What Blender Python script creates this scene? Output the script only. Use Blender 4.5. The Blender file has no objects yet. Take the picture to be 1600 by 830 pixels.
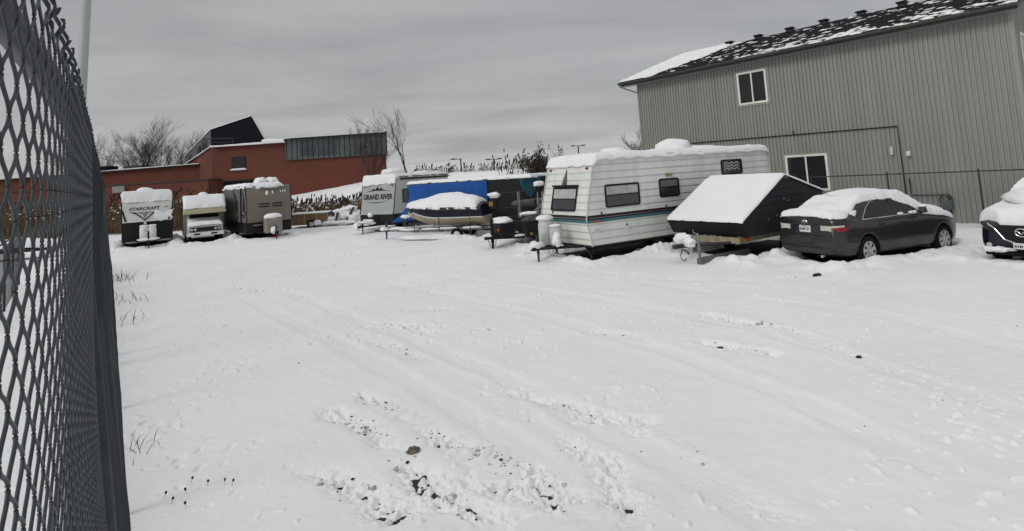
import bpy, math, random
import numpy as np
from mathutils import Vector, Matrix, noise
random.seed(7)
S = bpy.context.scene; C = S.collection; PI = math.pi; R = math.radians

# ------------------------------------------------------------------ camera model (also used to lay out real ground points)
f_ = 900.; CH = 2.7; _p = R(5); _r = R(3.7); CX = 800.; CY = 193.
_F = (0, math.cos(_p), math.sin(_p)); _U0 = (0, -math.sin(_p), math.cos(_p)); _R0 = (1, 0, 0)
_R = [math.cos(_r)*a-math.sin(_r)*b for a, b in zip(_R0, _U0)]
_U = [math.sin(_r)*a+math.cos(_r)*b for a, b in zip(_R0, _U0)]
def at(x, y, z=0.):
    a = (x-CX)/f_; b = -(y-CY)/f_
    d = [_F[i]+a*_R[i]+b*_U[i] for i in range(3)]; t = (z-CH)/d[2]
    return (d[0]*t, d[1]*t)
cam = bpy.data.cameras.new('camera'); co = bpy.data.objects.new('camera', cam); C.objects.link(co)
co.matrix_world = Matrix(((_R[0], _U[0], -_F[0], 0), (_R[1], _U[1], -_F[1], 0), (_R[2], _U[2], -_F[2], CH), (0, 0, 0, 1)))
cam.sensor_width = 36; cam.lens = 36*f_/1600; cam.shift_y = -(415-CY)/1600; cam.clip_start = .02; cam.clip_end = 3000
S.camera = co

# ------------------------------------------------------------------ materials
def nt(m):
    m.use_nodes = True; t = m.node_tree; return t, t.nodes['Principled BSDF'], t.nodes, t.links
def mat(name, col, rough=.6, metal=0., var=.12, sc=3., bump=0., bsc=40., spec=.28, col2=None, coat=0., st=None):
    m = bpy.data.materials.new(name); t, b, N, L = nt(m)
    b.inputs['Roughness'].default_value = rough; b.inputs['Metallic'].default_value = metal
    b.inputs['Specular IOR Level'].default_value = spec; b.inputs['Coat Weight'].default_value = coat
    tc = N.new('ShaderNodeTexCoord'); n = N.new('ShaderNodeTexNoise'); n.inputs['Scale'].default_value = sc; n.inputs['Detail'].default_value = 6
    if st: mp = N.new('ShaderNodeMapping'); mp.inputs['Scale'].default_value = st; L.new(tc.outputs['Object'], mp.inputs[0]); L.new(mp.outputs[0], n.inputs['Vector'])
    else: L.new(tc.outputs['Object'], n.inputs['Vector'])
    r = N.new('ShaderNodeValToRGB'); r.color_ramp.elements[0].position = .3; r.color_ramp.elements[1].position = .7
    c2 = col2 or tuple(c*(1+var) for c in col)
    r.color_ramp.elements[0].color = (*[c*(1-var) for c in col], 1); r.color_ramp.elements[1].color = (*c2, 1)
    L.new(n.outputs['Fac'], r.inputs['Fac']); L.new(r.outputs['Color'], b.inputs['Base Color'])
    if bump:
        n2 = N.new('ShaderNodeTexNoise'); n2.inputs['Scale'].default_value = bsc; n2.inputs['Detail'].default_value = 5
        L.new(tc.outputs['Object'], n2.inputs['Vector']); bp = N.new('ShaderNodeBump'); bp.inputs['Strength'].default_value = bump; bp.inputs['Distance'].default_value = .02
        L.new(n2.outputs['Fac'], bp.inputs['Height']); L.new(bp.outputs['Normal'], b.inputs['Normal'])
    return m
M = {}
M['snow'] = mat('snow', (.83, .835, .85), .7, var=.02, sc=1.5, bump=.6, bsc=16, spec=.3)
M['snowfield'] = mat('snow_field', (.84, .842, .85), .7, var=.03, sc=.5, bump=.35, bsc=18, spec=.25)
M['gravel'] = mat('gravel', (.035, .034, .036), .85, var=.5, sc=9, bump=.8, bsc=30)
M['white'] = mat('white_paint', (.62, .65, .61), .4, var=.06, sc=1.2)
M['whiteplain'] = mat('white_plastic', (.7, .71, .7), .5, var=.05)
M['dwhite'] = mat('weathered_white', (.50, .52, .50), .6, var=.2, sc=4)
M['black'] = mat('black_paint', (.007, .007, .009), .5, var=.3, sc=5)
M['rubber'] = mat('rubber', (.009, .009, .010), .9, var=.2, sc=8, spec=.15)
M['steel'] = mat('galvanised_steel', (.28, .28, .28), .5, .6, var=.25, sc=9)
M['dsteel'] = mat('dark_steel', (.05, .05, .055), .6, .4, var=.3, sc=9)
M['rim'] = mat('alloy', (.5, .5, .5), .4, .5, var=.08)
M['chrome'] = mat('chrome', (.65, .65, .66), .2, .9, var=.04)
M['glass'] = mat('dark_glass', (.012, .014, .016), .08, var=.1, spec=.45)
M['glass2'] = mat('trailer_glass', (.03, .033, .035), .12, var=.2, spec=.6)
M['curtain'] = mat('curtain', (.42, .43, .42), .8, var=.25, sc=7)
M['curtaindark'] = mat('curtain_grey', (.13, .13, .125), .8, var=.25, sc=7)
M['maroon'] = mat('maroon', (.06, .02, .03), .5)
M['teal'] = mat('teal', (.06, .16, .18), .5, var=.15)
M['tealdark'] = mat('teal_dark', (.015, .075, .105), .45, var=.15)
M['navy'] = mat('navy', (.006, .008, .022), .35)
M['amber'] = mat('amber', (.45, .09, .02), .35)
M['red'] = mat('red_lens', (.28, .012, .02), .25)
M['cone'] = mat('red_plastic', (.55, .02, .02), .5)
M['lensw'] = mat('clear_lens', (.55, .52, .48), .2)
M['grey'] = mat('grey_panel', (.36, .385, .385), .5, var=.05)
M['beige'] = mat('beige_panel', (.19, .165, .14), .5, var=.08, sc=1.5)
M['beigelight'] = mat('greige_panel', (.25, .225, .20), .5, var=.1)
M['greyside'] = mat('grey_side', (.14, .135, .135), .5, var=.12)
M['cream'] = mat('cream_paint', (.40, .38, .27), .5, var=.12)
M['creamband'] = mat('yellow_cream', (.42, .40, .26), .5, var=.08)
M['tarp'] = mat('blue_tarp', (.006, .075, .30), .42, var=.14, sc=1.6, bump=.3, bsc=6)
M['charcoal'] = mat('charcoal', (.011, .011, .012), .6, var=.2, sc=2)
M['boatcover'] = mat('boat_canvas', (.045, .047, .05), .85, var=.3, sc=5)
M['hullcream'] = mat('hull_cream', (.42, .36, .24), .4, var=.1)
M['yellow'] = mat('yellow_decal', (.30, .20, .03), .5)
M['carpaint'] = mat('car_paint_grey', (.042, .043, .046), .28, .55, var=.1, sc=2, coat=.4)
M['carblack'] = mat('car_paint_black', (.008, .009, .016), .25, .3, var=.1, coat=.5)
M['wood'] = mat('brown_wood', (.17, .105, .06), .75, var=.3, sc=5)
M['tan'] = mat('tan_wood', (.27, .24, .16), .75, var=.25, sc=6)
M['grayroll'] = mat('grey_roll', (.10, .10, .10), .85, var=.25, sc=6)
M['trim'] = mat('dark_trim', (.05, .045, .04), .5, var=.15)
M['siding'] = mat('metal_siding', (.268, .280, .254), .48, .15, var=.07, sc=1.1, st=(1.6, 1.6, .18))
M['winframe'] = mat('window_frame', (.70, .70, .66), .5)
M['roof'] = mat('asphalt_shingle', (.009, .009, .011), .9, var=.5, sc=6, spec=.1)
M['clad'] = mat('grey_cladding', (.085, .105, .105), .6, var=.2, sc=.6)
M['darkclad'] = mat('dark_cladding', (.005, .006, .012), .7, spec=.15)
M['paneblue'] = mat('office_glass', (.05, .062, .066), .3, var=.3, sc=.5)
M['pole'] = mat('painted_pole', (.36, .40, .37), .5, var=.05)
M['vinyl'] = mat('vinyl_wire', (.036, .045, .050), .45, var=.25, sc=12)
M['bark'] = mat('bark', (.06, .05, .045), .9, var=.3, sc=6)
M['brownleaf'] = mat('dead_leaves', (.045, .03, .018), .9, var=.5, sc=3)
M['reed'] = mat('dry_reed', (.15, .105, .065), .9, var=.45, sc=.8)
M['seed'] = mat('seed_head', (.034, .023, .017), .9, var=.5, sc=2)
M['stone'] = mat('stone', (.14, .12, .10), .9, var=.4, sc=12, bump=.5, bsc=60)
M['dirtysnow'] = mat('dirty_snow', (.50, .49, .485), .85, var=.4, sc=30, bump=.6, bsc=60)
M['soil'] = mat('dark_soil', (.03, .026, .024), .9, var=.4, sc=12)
# brick
def brickmat():
    m = bpy.data.materials.new('brick'); t, b, N, L = nt(m); b.inputs['Roughness'].default_value = .85
    tc = N.new('ShaderNodeTexCoord'); sp = N.new('ShaderNodeSeparateXYZ'); ad = N.new('ShaderNodeMath'); cb = N.new('ShaderNodeCombineXYZ')
    L.new(tc.outputs['Object'], sp.inputs[0]); L.new(sp.outputs['X'], ad.inputs[0]); L.new(sp.outputs['Y'], ad.inputs[1])
    L.new(ad.outputs[0], cb.inputs['X']); L.new(sp.outputs['Z'], cb.inputs['Y'])
    br = N.new('ShaderNodeTexBrick'); br.inputs['Scale'].default_value = 1; br.inputs['Brick Width'].default_value = .23; br.inputs['Row Height'].default_value = .08; br.inputs['Mortar Size'].default_value = .006
    br.inputs['Color1'].default_value = (.155, .042, .024, 1); br.inputs['Color2'].default_value = (.105, .030, .019, 1); br.inputs['Mortar'].default_value = (.10, .07, .055, 1)
    L.new(cb.outputs[0], br.inputs['Vector'])
    n = N.new('ShaderNodeTexNoise'); n.inputs['Scale'].default_value = .25; n.inputs['Detail'].default_value = 5; L.new(tc.outputs['Object'], n.inputs['Vector'])
    mx = N.new('ShaderNodeMix'); mx.data_type = 'RGBA'; mx.blend_type = 'MULTIPLY'; mx.inputs[0].default_value = .55
    L.new(br.outputs['Color'], mx.inputs[6]); L.new(n.outputs['Color'], mx.inputs[7])
    mu = N.new('ShaderNodeMix'); mu.data_type = 'RGBA'; mu.blend_type = 'MULTIPLY'; mu.inputs[0].default_value = 1; mu.inputs[7].default_value = (1.45, 1.2, 1.1, 1)
    L.new(mx.outputs[2], mu.inputs[6]); L.new(mu.outputs[2], b.inputs['Base Color']); return m
M['brick'] = brickmat()
# ribbed aluminium skin: pressed grooves running level round the body
def ribmat(name, col, period=.16, groove_shade=(.16, .17, .16), rg=.38):
    m = bpy.data.materials.new(name); t, b, N, L = nt(m); b.inputs['Roughness'].default_value = rg
    tc = N.new('ShaderNodeTexCoord'); sp = N.new('ShaderNodeSeparateXYZ'); L.new(tc.outputs['Object'], sp.inputs[0])
    dv = N.new('ShaderNodeMath'); dv.operation = 'DIVIDE'; dv.inputs[1].default_value = period; L.new(sp.outputs['Z'], dv.inputs[0])
    fr = N.new('ShaderNodeMath'); fr.operation = 'FRACT'; L.new(dv.outputs[0], fr.inputs[0])
    rp = N.new('ShaderNodeValToRGB'); e = rp.color_ramp.elements; e[0].position = 0; e[0].color = (0, 0, 0, 1); e[1].position = .18; e[1].color = (1, 1, 1, 1)
    x = e.new(.6); x.color = (.8, .8, .8, 1); x = e.new(.95); x.color = (.5, .5, .5, 1); x = e.new(1.); x.color = (0, 0, 0, 1)
    L.new(fr.outputs[0], rp.inputs['Fac'])
    bp = N.new('ShaderNodeBump'); bp.inputs['Strength'].default_value = .8; bp.inputs['Distance'].default_value = .03
    L.new(rp.outputs['Color'], bp.inputs['Height']); L.new(bp.outputs['Normal'], b.inputs['Normal'])
    n = N.new('ShaderNodeTexNoise'); n.inputs['Scale'].default_value = 1.3; n.inputs['Detail'].default_value = 6
    mp = N.new('ShaderNodeMapping'); mp.inputs['Scale'].default_value = (2, 2, .5); L.new(tc.outputs['Object'], mp.inputs[0]); L.new(mp.outputs[0], n.inputs['Vector'])
    r = N.new('ShaderNodeValToRGB'); r.color_ramp.elements[0].position = .35; r.color_ramp.elements[1].position = .6
    r.color_ramp.elements[0].color = (*[c*.86 for c in col], 1); r.color_ramp.elements[1].color = (*col, 1); L.new(n.outputs['Fac'], r.inputs['Fac'])
    # shade of the grooves, put into the colour as a thin darker line
    g = N.new('ShaderNodeMath'); g.operation = 'LESS_THAN'; g.inputs[1].default_value = .07; L.new(fr.outputs[0], g.inputs[0])
    g2 = N.new('ShaderNodeMath'); g2.operation = 'MULTIPLY'; g2.inputs[1].default_value = .24; L.new(g.outputs[0], g2.inputs[0])
    mx = N.new('ShaderNodeMix'); mx.data_type = 'RGBA'; L.new(g2.outputs[0], mx.inputs[0]); L.new(r.outputs['Color'], mx.inputs[6]); mx.inputs[7].default_value = (*groove_shade, 1)
    L.new(mx.outputs[2], b.inputs['Base Color']); return m
M['ribwhite'] = ribmat('ribbed_white', (.72, .745, .70), .215)
M['ribblack'] = ribmat('ribbed_black', (.010, .010, .016), .20, (.006, .006, .008), .7)

# ------------------------------------------------------------------ mesh helpers
class G:
    def __init__(s, M4=None): s.v = []; s.f = []; s.M = M4
    def add(s, vs, fs):
        k = len(s.v); s.v += [tuple(s.M @ Vector(v)) if s.M else tuple(v) for v in vs]; s.f += [tuple(i+k for i in f) for f in fs]
    def box(s, x0, x1, y0, y1, z0, z1, tx=0, ty=0):
        s.add([(x0, y0, z0), (x1, y0, z0), (x1, y1, z0), (x0, y1, z0), (x0+tx, y0+ty, z1), (x1-tx, y0+ty, z1), (x1-tx, y1-ty, z1), (x0+tx, y1-ty, z1)],
              [(0, 3, 2, 1), (4, 5, 6, 7), (0, 1, 5, 4), (1, 2, 6, 5), (2, 3, 7, 6), (3, 0, 4, 7)]); return s
    def prism(s, poly, y0, y1, ax='y'):   # poly in (x,z) extruded along y (or (x,y) along z, or (y,z) along x)
        n = len(poly); mk = {'y': lambda p, q: (p[0], q, p[1]), 'z': lambda p, q: (p[0], p[1], q), 'x': lambda p, q: (q, p[0], p[1])}[ax]
        s.add([mk(p, y0) for p in poly]+[mk(p, y1) for p in poly], [tuple(range(n)), tuple(range(2*n-1, n-1, -1))]+[(i, i+n, (i+1) % n+n, (i+1) % n) for i in range(n)]); return s
    def tube(s, pts, r, n=8, cap=True):
        pts = [Vector(p) for p in pts]; rs = r if isinstance(r, (list, tuple)) else [r]*len(pts); vs = []; fs = []
        up = Vector((0, 0, 1))
        for i, p in enumerate(pts):
            d = (pts[min(i+1, len(pts)-1)]-pts[max(i-1, 0)])
            if d.length < 1e-9: d = Vector((0, 0, 1))
            d.normalize(); a = d.cross(up)
            if a.length < .05: a = d.cross(Vector((1, 0, 0)))
            a.normalize(); b = d.cross(a)
            for k in range(n):
                t = 2*PI*k/n; vs.append(p+a*math.cos(t)*rs[i]+b*math.sin(t)*rs[i])
        for i in range(len(pts)-1):
            for k in range(n): fs.append((i*n+k, i*n+(k+1) % n, (i+1)*n+(k+1) % n, (i+1)*n+k))
        if cap: fs += [tuple(range(n-1, -1, -1)), tuple(range((len(pts)-1)*n, len(pts)*n))]
        s.add(vs, fs); return s
    def lathe(s, prof, n=16, o=(0, 0, 0), ax='z', cap=True):   # prof: (r, h)
        vs = []; fs = []
        for r, h in prof:
            for k in range(n):
                t = 2*PI*k/n; a, b = r*math.cos(t), r*math.sin(t)
                vs.append({'z': (o[0]+a, o[1]+b, o[2]+h), 'y': (o[0]+a, o[1]+h, o[2]+b), 'x': (o[0]+h, o[1]+a, o[2]+b)}[ax])
        for i in range(len(prof)-1):
            for k in range(n): fs.append((i*n+k, i*n+(k+1) % n, (i+1)*n+(k+1) % n, (i+1)*n+k))
        if cap: fs += [tuple(range(n-1, -1, -1)), tuple(range((len(prof)-1)*n, len(prof)*n))]
        s.add(vs, fs); return s
    def grid(s, P, nu, nv):
        vs = [P(i/nu, j/nv) for i in range(nu+1) for j in range(nv+1)]
        s.add(vs, [(i*(nv+1)+j, (i+1)*(nv+1)+j, (i+1)*(nv+1)+j+1, i*(nv+1)+j+1) for i in range(nu) for j in range(nv)]); return s
    def ob(s, name, m, parent=None, bevel=0, smooth=False, seg=2, label=None):
        me = bpy.data.meshes.new(name); me.from_pydata(s.v, [], s.f); me.materials.append(m); me.validate()
        o = bpy.data.objects.new(name, me); C.objects.link(o)
        if parent: o.parent = parent
        if smooth:
            me.polygons.foreach_set('use_smooth', [True]*len(me.polygons))
        if bevel:
            b = o.modifiers.new('b', 'BEVEL'); b.width = bevel; b.segments = seg; b.limit_method = 'ANGLE'; b.angle_limit = R(35)
        if label: o['label'] = label
        return o
def fixn(o):
    import bmesh
    bm = bmesh.new(); bm.from_mesh(o.data); bmesh.ops.recalc_face_normals(bm, faces=bm.faces); bm.to_mesh(o.data); bm.free(); return o
def tag(o, label, cat=None, group=None, kind=None):
    o['label'] = label
    if cat: o['category'] = cat
    if group: o['group'] = group
    if kind: o['kind'] = kind
    return o
def thing(name, loc, deg, label, cat, group=None):
    o = bpy.data.objects.new(name, None); C.objects.link(o); o.location = loc if len(loc) == 3 else (*loc, 0)
    o.rotation_euler = (0, 0, R(deg)); o.empty_display_size = .3; return tag(o, label, cat, group)
def struct(o): o['kind'] = 'structure'; return o
def copytree(o, par=None):
    c = o.copy(); C.objects.link(c)
    if par: c.parent = par
    for ch in [x for x in bpy.data.objects if x.parent == o]: copytree(ch, c)
    return c
def nz(x, y, z=0, s=1): return noise.noise(Vector((x*s, y*s, z*s)))
def snow(name, parent, P, nu, nv, T, seed=0., r=.18, jit=.05, bot=.015, lump=.25, droop=.0):
    """a real blanket of snow over the base surface P(a,b): rounded lip, uneven depth and a ragged edge"""
    top = []; bt = []; W = [[Vector(P(i/nu, j/nv)) for j in range(nv+1)] for i in range(nu+1)]
    LU = sum((W[i+1][nv//2]-W[i][nv//2]).length for i in range(nu)); LV = sum((W[nu//2][j+1]-W[nu//2][j]).length for j in range(nv))
    for i in range(nu+1):
        for j in range(nv+1):
            a, b = i/nu, j/nv; p = W[i][j].copy()
            da, db = min(a, 1-a)*LU, min(b, 1-b)*LV; d = min(da, db)
            jx = nz(p.x, p.y+p.z, seed, 3.1)*jit+nz(p.x, p.y-p.z, seed+4, 9)*jit*.5
            if d < r*1.5:
                k = 1-d/(r*1.5); c = W[nu//2][nv//2]
                ca, cb = Vector(P(.5, b)), Vector(P(a, .5))
                if da <= db and (p-ca).length > 1e-4: p += (p-ca).normalized()*jx*k
                if db <= da and (p-cb).length > 1e-4: p += (p-cb).normalized()*jx*k
            e = min(1, d/r); t = T*math.sqrt(max(0, 1-(1-e)**2))*(1+lump*nz(p.x, p.y, seed+9, 1.3)+lump*.4*nz(p.x, p.y, seed+2, 4.5)+lump*.28*nz(p.x, p.y, seed+5, 10))
            dz = -droop*(1-e)*(.6+nz(p.x, p.y, seed+7, 3))
            bt.append((p.x, p.y, p.z-bot+dz)); top.append((p.x, p.y, p.z+t+dz*.8))
    g = G(); n = len(top); q = nv+1
    fs = [(i*q+j, (i+1)*q+j, (i+1)*q+j+1, i*q+j+1) for i in range(nu) for j in range(nv)]
    fb = [tuple(k+n for k in reversed(f)) for f in fs]
    rim = [i*q for i in range(nu+1)]+[nu*q+j for j in range(1, nv+1)]+[i*q+nv for i in range(nu-1, -1, -1)]+[j for j in range(nv-1, 0, -1)]
    side = [(rim[k], rim[(k+1) % len(rim)], rim[(k+1) % len(rim)]+n, rim[k]+n) for k in range(len(rim))]
    g.add(top+bt, fs+fb+side); o = g.ob(name, M['snow'], parent, smooth=True); fixn(o); return o
def clump(name, parent, c, rx, ry, rz, seed=0, m=None, n=14, amp=.25):
    g = G(); vs = []; fs = []
    for i in range(n+1):
        for k in range(2*n):
            a = PI*i/n; b = PI*k/n; d = Vector((math.sin(a)*math.cos(b), math.sin(a)*math.sin(b), math.cos(a)))
            s = 1+amp*1.2*noise.noise(d*1.7+Vector((seed, 0, 0)))+amp*.7*noise.noise(d*5+Vector((seed, 3, 0)))
            vs.append((c[0]+d.x*rx*s, c[1]+d.y*ry*s, c[2]+d.z*rz*s))
    for i in range(n):
        for k in range(2*n): fs.append((i*2*n+k, (i+1)*2*n+k, (i+1)*2*n+(k+1) % (2*n), i*2*n+(k+1) % (2*n)))
    g.add(vs, fs); return g.ob(name, m or M['snow'], parent, smooth=True)
def rrect(w, h, r, n=4):
    r = min(r, w/2-.001, h/2-.001); o = []
    for cx, cy, a0 in ((w/2-r, h/2-r, 0), (-w/2+r, h/2-r, 90), (-w/2+r, -h/2+r, 180), (w/2-r, -h/2+r, 270)):
        for k in range(n+1): a = R(a0+90*k/n); o.append((cx+r*math.cos(a), cy+r*math.sin(a)))
    return o
def frameM(o, u, v):   # local x=u, y=outward normal, z=v
    u = Vector(u).normalized(); v = Vector(v).normalized(); n = v.cross(u); v = u.cross(-n) if False else v
    n = u.cross(v)     # points towards viewer when u=right, v=up
    return Matrix(((u.x, n.x, v.x, o[0]), (u.y, n.y, v.y, o[1]), (u.z, n.z, v.z, o[2]), (0, 0, 0, 1)))
def ring(g, outer, inner, y0, y1):
    n = len(outer)
    vs = [(p[0], y0, p[1]) for p in outer]+[(p[0], y0, p[1]) for p in inner]+[(p[0], y1, p[1]) for p in outer]+[(p[0], y1, p[1]) for p in inner]
    fs = []
    for i in range(n):
        j = (i+1) % n
        fs += [(i, j, n+j, n+i), (2*n+i, 3*n+i, 3*n+j, 2*n+j), (i, 2*n+i, 2*n+j, j), (n+i, n+j, 3*n+j, 3*n+i)]
    g.add(vs, fs)
def window(parent, Mx, w, h, r=.07, t=.035, fm='black', pane='glass2', curtain=None, bar=None, vbar=False, chevron=False, halo=False, name='window'):
    g = G(Mx); ring(g, rrect(w, h, r), rrect(w-2*t, h-2*t, max(.01, r-t)), -.005, .022)
    if bar is not None: g.box(-w/2+t, w/2-t, -.004, .018, bar-.014, bar+.014)
    if vbar: g.box(-.03, .03, -.004, .018, -h/2+t, h/2-t)
    o = g.ob(name, M[fm], parent); fixn(o)
    g = G(Mx); g.prism(rrect(w-2*t+.004, h-2*t+.004, max(.01, r-t)), -.004, .006); fixn(g.ob('pane', M[pane], o))
    if curtain:
        g = G(Mx); z0 = -h/2+t+.01 if bar is None else bar+.016
        nn = 26; ww = w-2*t-.02
        g.grid(lambda a, b: (-ww/2+ww*a, .0085+.003*math.sin(a*nn*2.1+b), z0+(h/2-t-.012-z0)*b), nn*2, 1); g.ob('curtain', M[curtain], o)
    if chevron:
        g = G(Mx)
        for q in range(3):
            zz = -h*.22+q*h*.19
            pts = [(-w*.36+w*.12*k, .010, zz+(.07 if k % 2 else 0)) for k in range(7)]
            for k in range(6): g.add([pts[k], pts[k+1], (pts[k+1][0], .010, pts[k+1][2]+.04), (pts[k][0], .010, pts[k][2]+.04)], [(0, 1, 2, 3)])
        g.ob('chevron_blind', M['curtain'], o)
    return o
def text(name, s, m, parent, Mx, w, h=None, bold=.0, shear=0, ext=.004):
    cu = bpy.data.curves.new(name, 'FONT'); cu.body = s; cu.size = 1; cu.offset = bold; cu.shear = shear; cu.extrude = 0; cu.align_x = 'CENTER'; cu.align_y = 'CENTER'
    to = bpy.data.objects.new('tmp_text', cu); C.objects.link(to); bpy.context.view_layer.update()
    me = bpy.data.meshes.new_from_object(to.evaluated_get(bpy.context.evaluated_depsgraph_get())); bpy.data.objects.remove(to)
    xs = [v.co.x for v in me.vertices]; ys = [v.co.y for v in me.vertices]; sx = w/(max(xs)-min(xs)); sy = (h/(max(ys)-min(ys))) if h else sx
    cx, cy = (max(xs)+min(xs))/2, (max(ys)+min(ys))/2
    for v in me.vertices: v.co = Mx @ Vector(((v.co.x-cx)*sx, ext, (v.co.y-cy)*sy))
    me.name = name; me.materials.clear(); me.materials.append(m); o = bpy.data.objects.new(name, me); C.objects.link(o); o.parent = parent; return o
def wheel(parent, x, y, z, r, w, side=-1, spokes=0, rimm='dwhite'):
    """side -1: outer face towards -y"""
    g = G(); g.lathe([(r*.6, -w/2), (r*.86, -w/2), (r*.97, -w*.38), (r, -w*.2), (r, w*.2), (r*.97, w*.38), (r*.86, w/2), (r*.6, w/2), (r*.58, w*.3), (r*.58, -w*.3), (r*.6, -w/2)], 28, (x, y, z), 'y', cap=False); o = g.ob('wheel', M['rubber'], parent, smooth=True)
    fixn(o); g = G(); yo = y+side*(w/2)
    if spokes:
        R0 = r*.66; g.lathe([(R0, yo+.0*side-y), (R0, yo-side*.05-y), (R0*.9, yo-side*.05-y), (R0*.9, yo-y+side*.004), (R0, yo-y)], 28, (x, y, z), 'y', cap=False)
        for k in range(spokes):
            a = 2*PI*k/spokes+.3; ca, sa = math.cos(a), math.sin(a)
            def q(rr, tt, dy): return (x+ca*rr-sa*tt, yo+side*dy, z+sa*rr+ca*tt)
            w1, w2 = R0*.13, R0*.2
            g.add([q(.02, -w1, .0), q(.02, w1, .0), q(R0*.93, w2, 0), q(R0*.93, -w2, 0), q(.02, -w1, -.03), q(.02, w1, -.03), q(R0*.93, w2, -.03), q(R0*.93, -w2, -.03)],
                  [(0, 1, 2, 3), (4, 7, 6, 5), (0, 4, 5, 1), (1, 5, 6, 2), (2, 6, 7, 3), (3, 7, 4, 0)])
        g.lathe([(R0*.26, -.04), (R0*.26, .008), (R0*.1, .014)], 14, (x, yo if side > 0 else yo, z), 'y')
        rm = g.ob('rim', M[rimm], o); g = G(); g.lathe([(R0*.99, -.005), (R0*.99, .005)], 24, (x, yo-side*.062, z), 'y'); g.ob('brake_disc', M['dsteel'], o)
    else:
        g.lathe([(r*.6, 0), (r*.5, -side*.0+.02*side), (r*.2, .0), (r*.16, side*.04), (0.01, side*.04)], 18, (x, yo-side*.03, z), 'y'); g.ob('rim', M[rimm], o, smooth=True)
    return o
def interp(x, pts):
    if x <= pts[0][0]: return pts[0][1]
    for (a, b), (c, d) in zip(pts, pts[1:]):
        if x <= c: return b+(d-b)*(x-a)/(c-a)
    return pts[-1][1]
def sm(x, pts):  # smooth interpolation
    if x <= pts[0][0]: return pts[0][1]
    for (a, b), (c, d) in zip(pts, pts[1:]):
        if x <= c: t = (x-a)/(c-a); t = t*t*(3-2*t); return b+(d-b)*t
    return pts[-1][1]
# ------------------------------------------------------------------ light: overcast sky
w = bpy.data.worlds.new('World'); S.world = w; w.use_nodes = True; N = w.node_tree.nodes; L = w.node_tree.links; bg = N['Background']
SUN_EL, SUN_AZ = 33, 229.5
sky = N.new('ShaderNodeTexSky'); sky.sky_type = 'NISHITA'; sky.sun_disc = False; sky.sun_elevation = R(SUN_EL); sky.sun_rotation = R(SUN_AZ); sky.dust_density = 3
tc = N.new('ShaderNodeTexCoord'); sp = N.new('ShaderNodeSeparateXYZ'); L.new(tc.outputs['Generated'], sp.inputs[0])
def mth(op, a, b=None, c=None):
    n = N.new('ShaderNodeMath'); n.operation = op
    for i, q in enumerate((a, b, c)):
        if q is None: continue
        if isinstance(q, (int, float)): n.inputs[i].default_value = q
        else: L.new(q, n.inputs[i])
    return n.outputs[0]
zc = mth('MAXIMUM', sp.outputs['Z'], 0.0); zd = mth('ADD', zc, .10)
px = mth('DIVIDE', sp.outputs['X'], zd); py = mth('DIVIDE', sp.outputs['Y'], zd)
cb = N.new('ShaderNodeCombineXYZ'); L.new(mth('MULTIPLY', px, .55), cb.inputs['X']); L.new(py, cb.inputs['Y'])
n1 = N.new('ShaderNodeTexNoise'); n1.inputs['Scale'].default_value = .85; n1.inputs['Detail'].default_value = 7; n1.inputs['Roughness'].default_value = .55; n1.inputs['Distortion'].default_value = .4; L.new(cb.outputs[0], n1.inputs['Vector'])
rp = N.new('ShaderNodeValToRGB'); e = rp.color_ramp.elements; e[0].position = .32; e[0].color = (.80, .815, .825, 1); e[1].position = .70; e[1].color = (1.19, 1.20, 1.20, 1)
L.new(n1.outputs['Fac'], rp.inputs['Fac'])
z2 = mth('MULTIPLY', zc, zc)
hb = mth('POWER', mth('SUBTRACT', 1.0, zc), 9)          # paler band low over the horizon
lum = mth('ADD', mth('ADD', mth('MULTIPLY', z2, 4.6), 3.35), mth('MULTIPLY', hb, 1.5))
cl = N.new('ShaderNodeVectorMath'); cl.operation = 'SCALE'; L.new(rp.outputs['Color'], cl.inputs[0]); L.new(lum, cl.inputs['Scale'])
mx = N.new('ShaderNodeMix'); mx.data_type = 'RGBA'; mx.inputs[0].default_value = .93; L.new(sky.outputs[0], mx.inputs[6]); L.new(cl.outputs[0], mx.inputs[7])
L.new(mx.outputs[2], bg.inputs['Color']); bg.inputs['Strength'].default_value = .1
sun = bpy.data.lights.new('sun', 'SUN'); sun.energy = .9; sun.angle = R(22); sun.color = (1, .975, .94); so = bpy.data.objects.new('sun', sun); C.objects.link(so)
so.rotation_euler = (R(90-SUN_EL), 0, R(180-SUN_AZ))
S.view_settings.view_transform = 'Standard'; S.view_settings.look = 'None'; S.view_settings.gamma = 1; S.view_settings.exposure = .12

# ------------------------------------------------------------------ ground
def vnoise(x, y, seed=0):
    xi = np.floor(x).astype(np.int64); yi = np.floor(y).astype(np.int64); fx = x-xi; fy = y-yi
    def hsh(a, b):
        h = (a*374761393+b*668265263+seed*974634777) & 0xffffffff; h = ((h ^ (h >> 13))*1274126177) & 0xffffffff; return ((h ^ (h >> 16)) & 0xffff)/65535.*2-1
    u = fx*fx*fx*(fx*(fx*6-15)+10); v = fy*fy*fy*(fy*(fy*6-15)+10)
    return (hsh(xi, yi)*(1-u)+hsh(xi+1, yi)*u)*(1-v)+(hsh(xi, yi+1)*(1-u)+hsh(xi+1, yi+1)*u)*v
def fbm(x, y, s, o=4, seed=0):
    r = 0; a = .5
    for k in range(o): r = r+a*vnoise(x*s+13.7*k, y*s-7.1*k, seed+k); s *= 2.03; a *= .5
    return r
def sst(a, b, x): t = np.clip((x-a)/(b-a), 0, 1); return t*t*(3-2*t)
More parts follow.
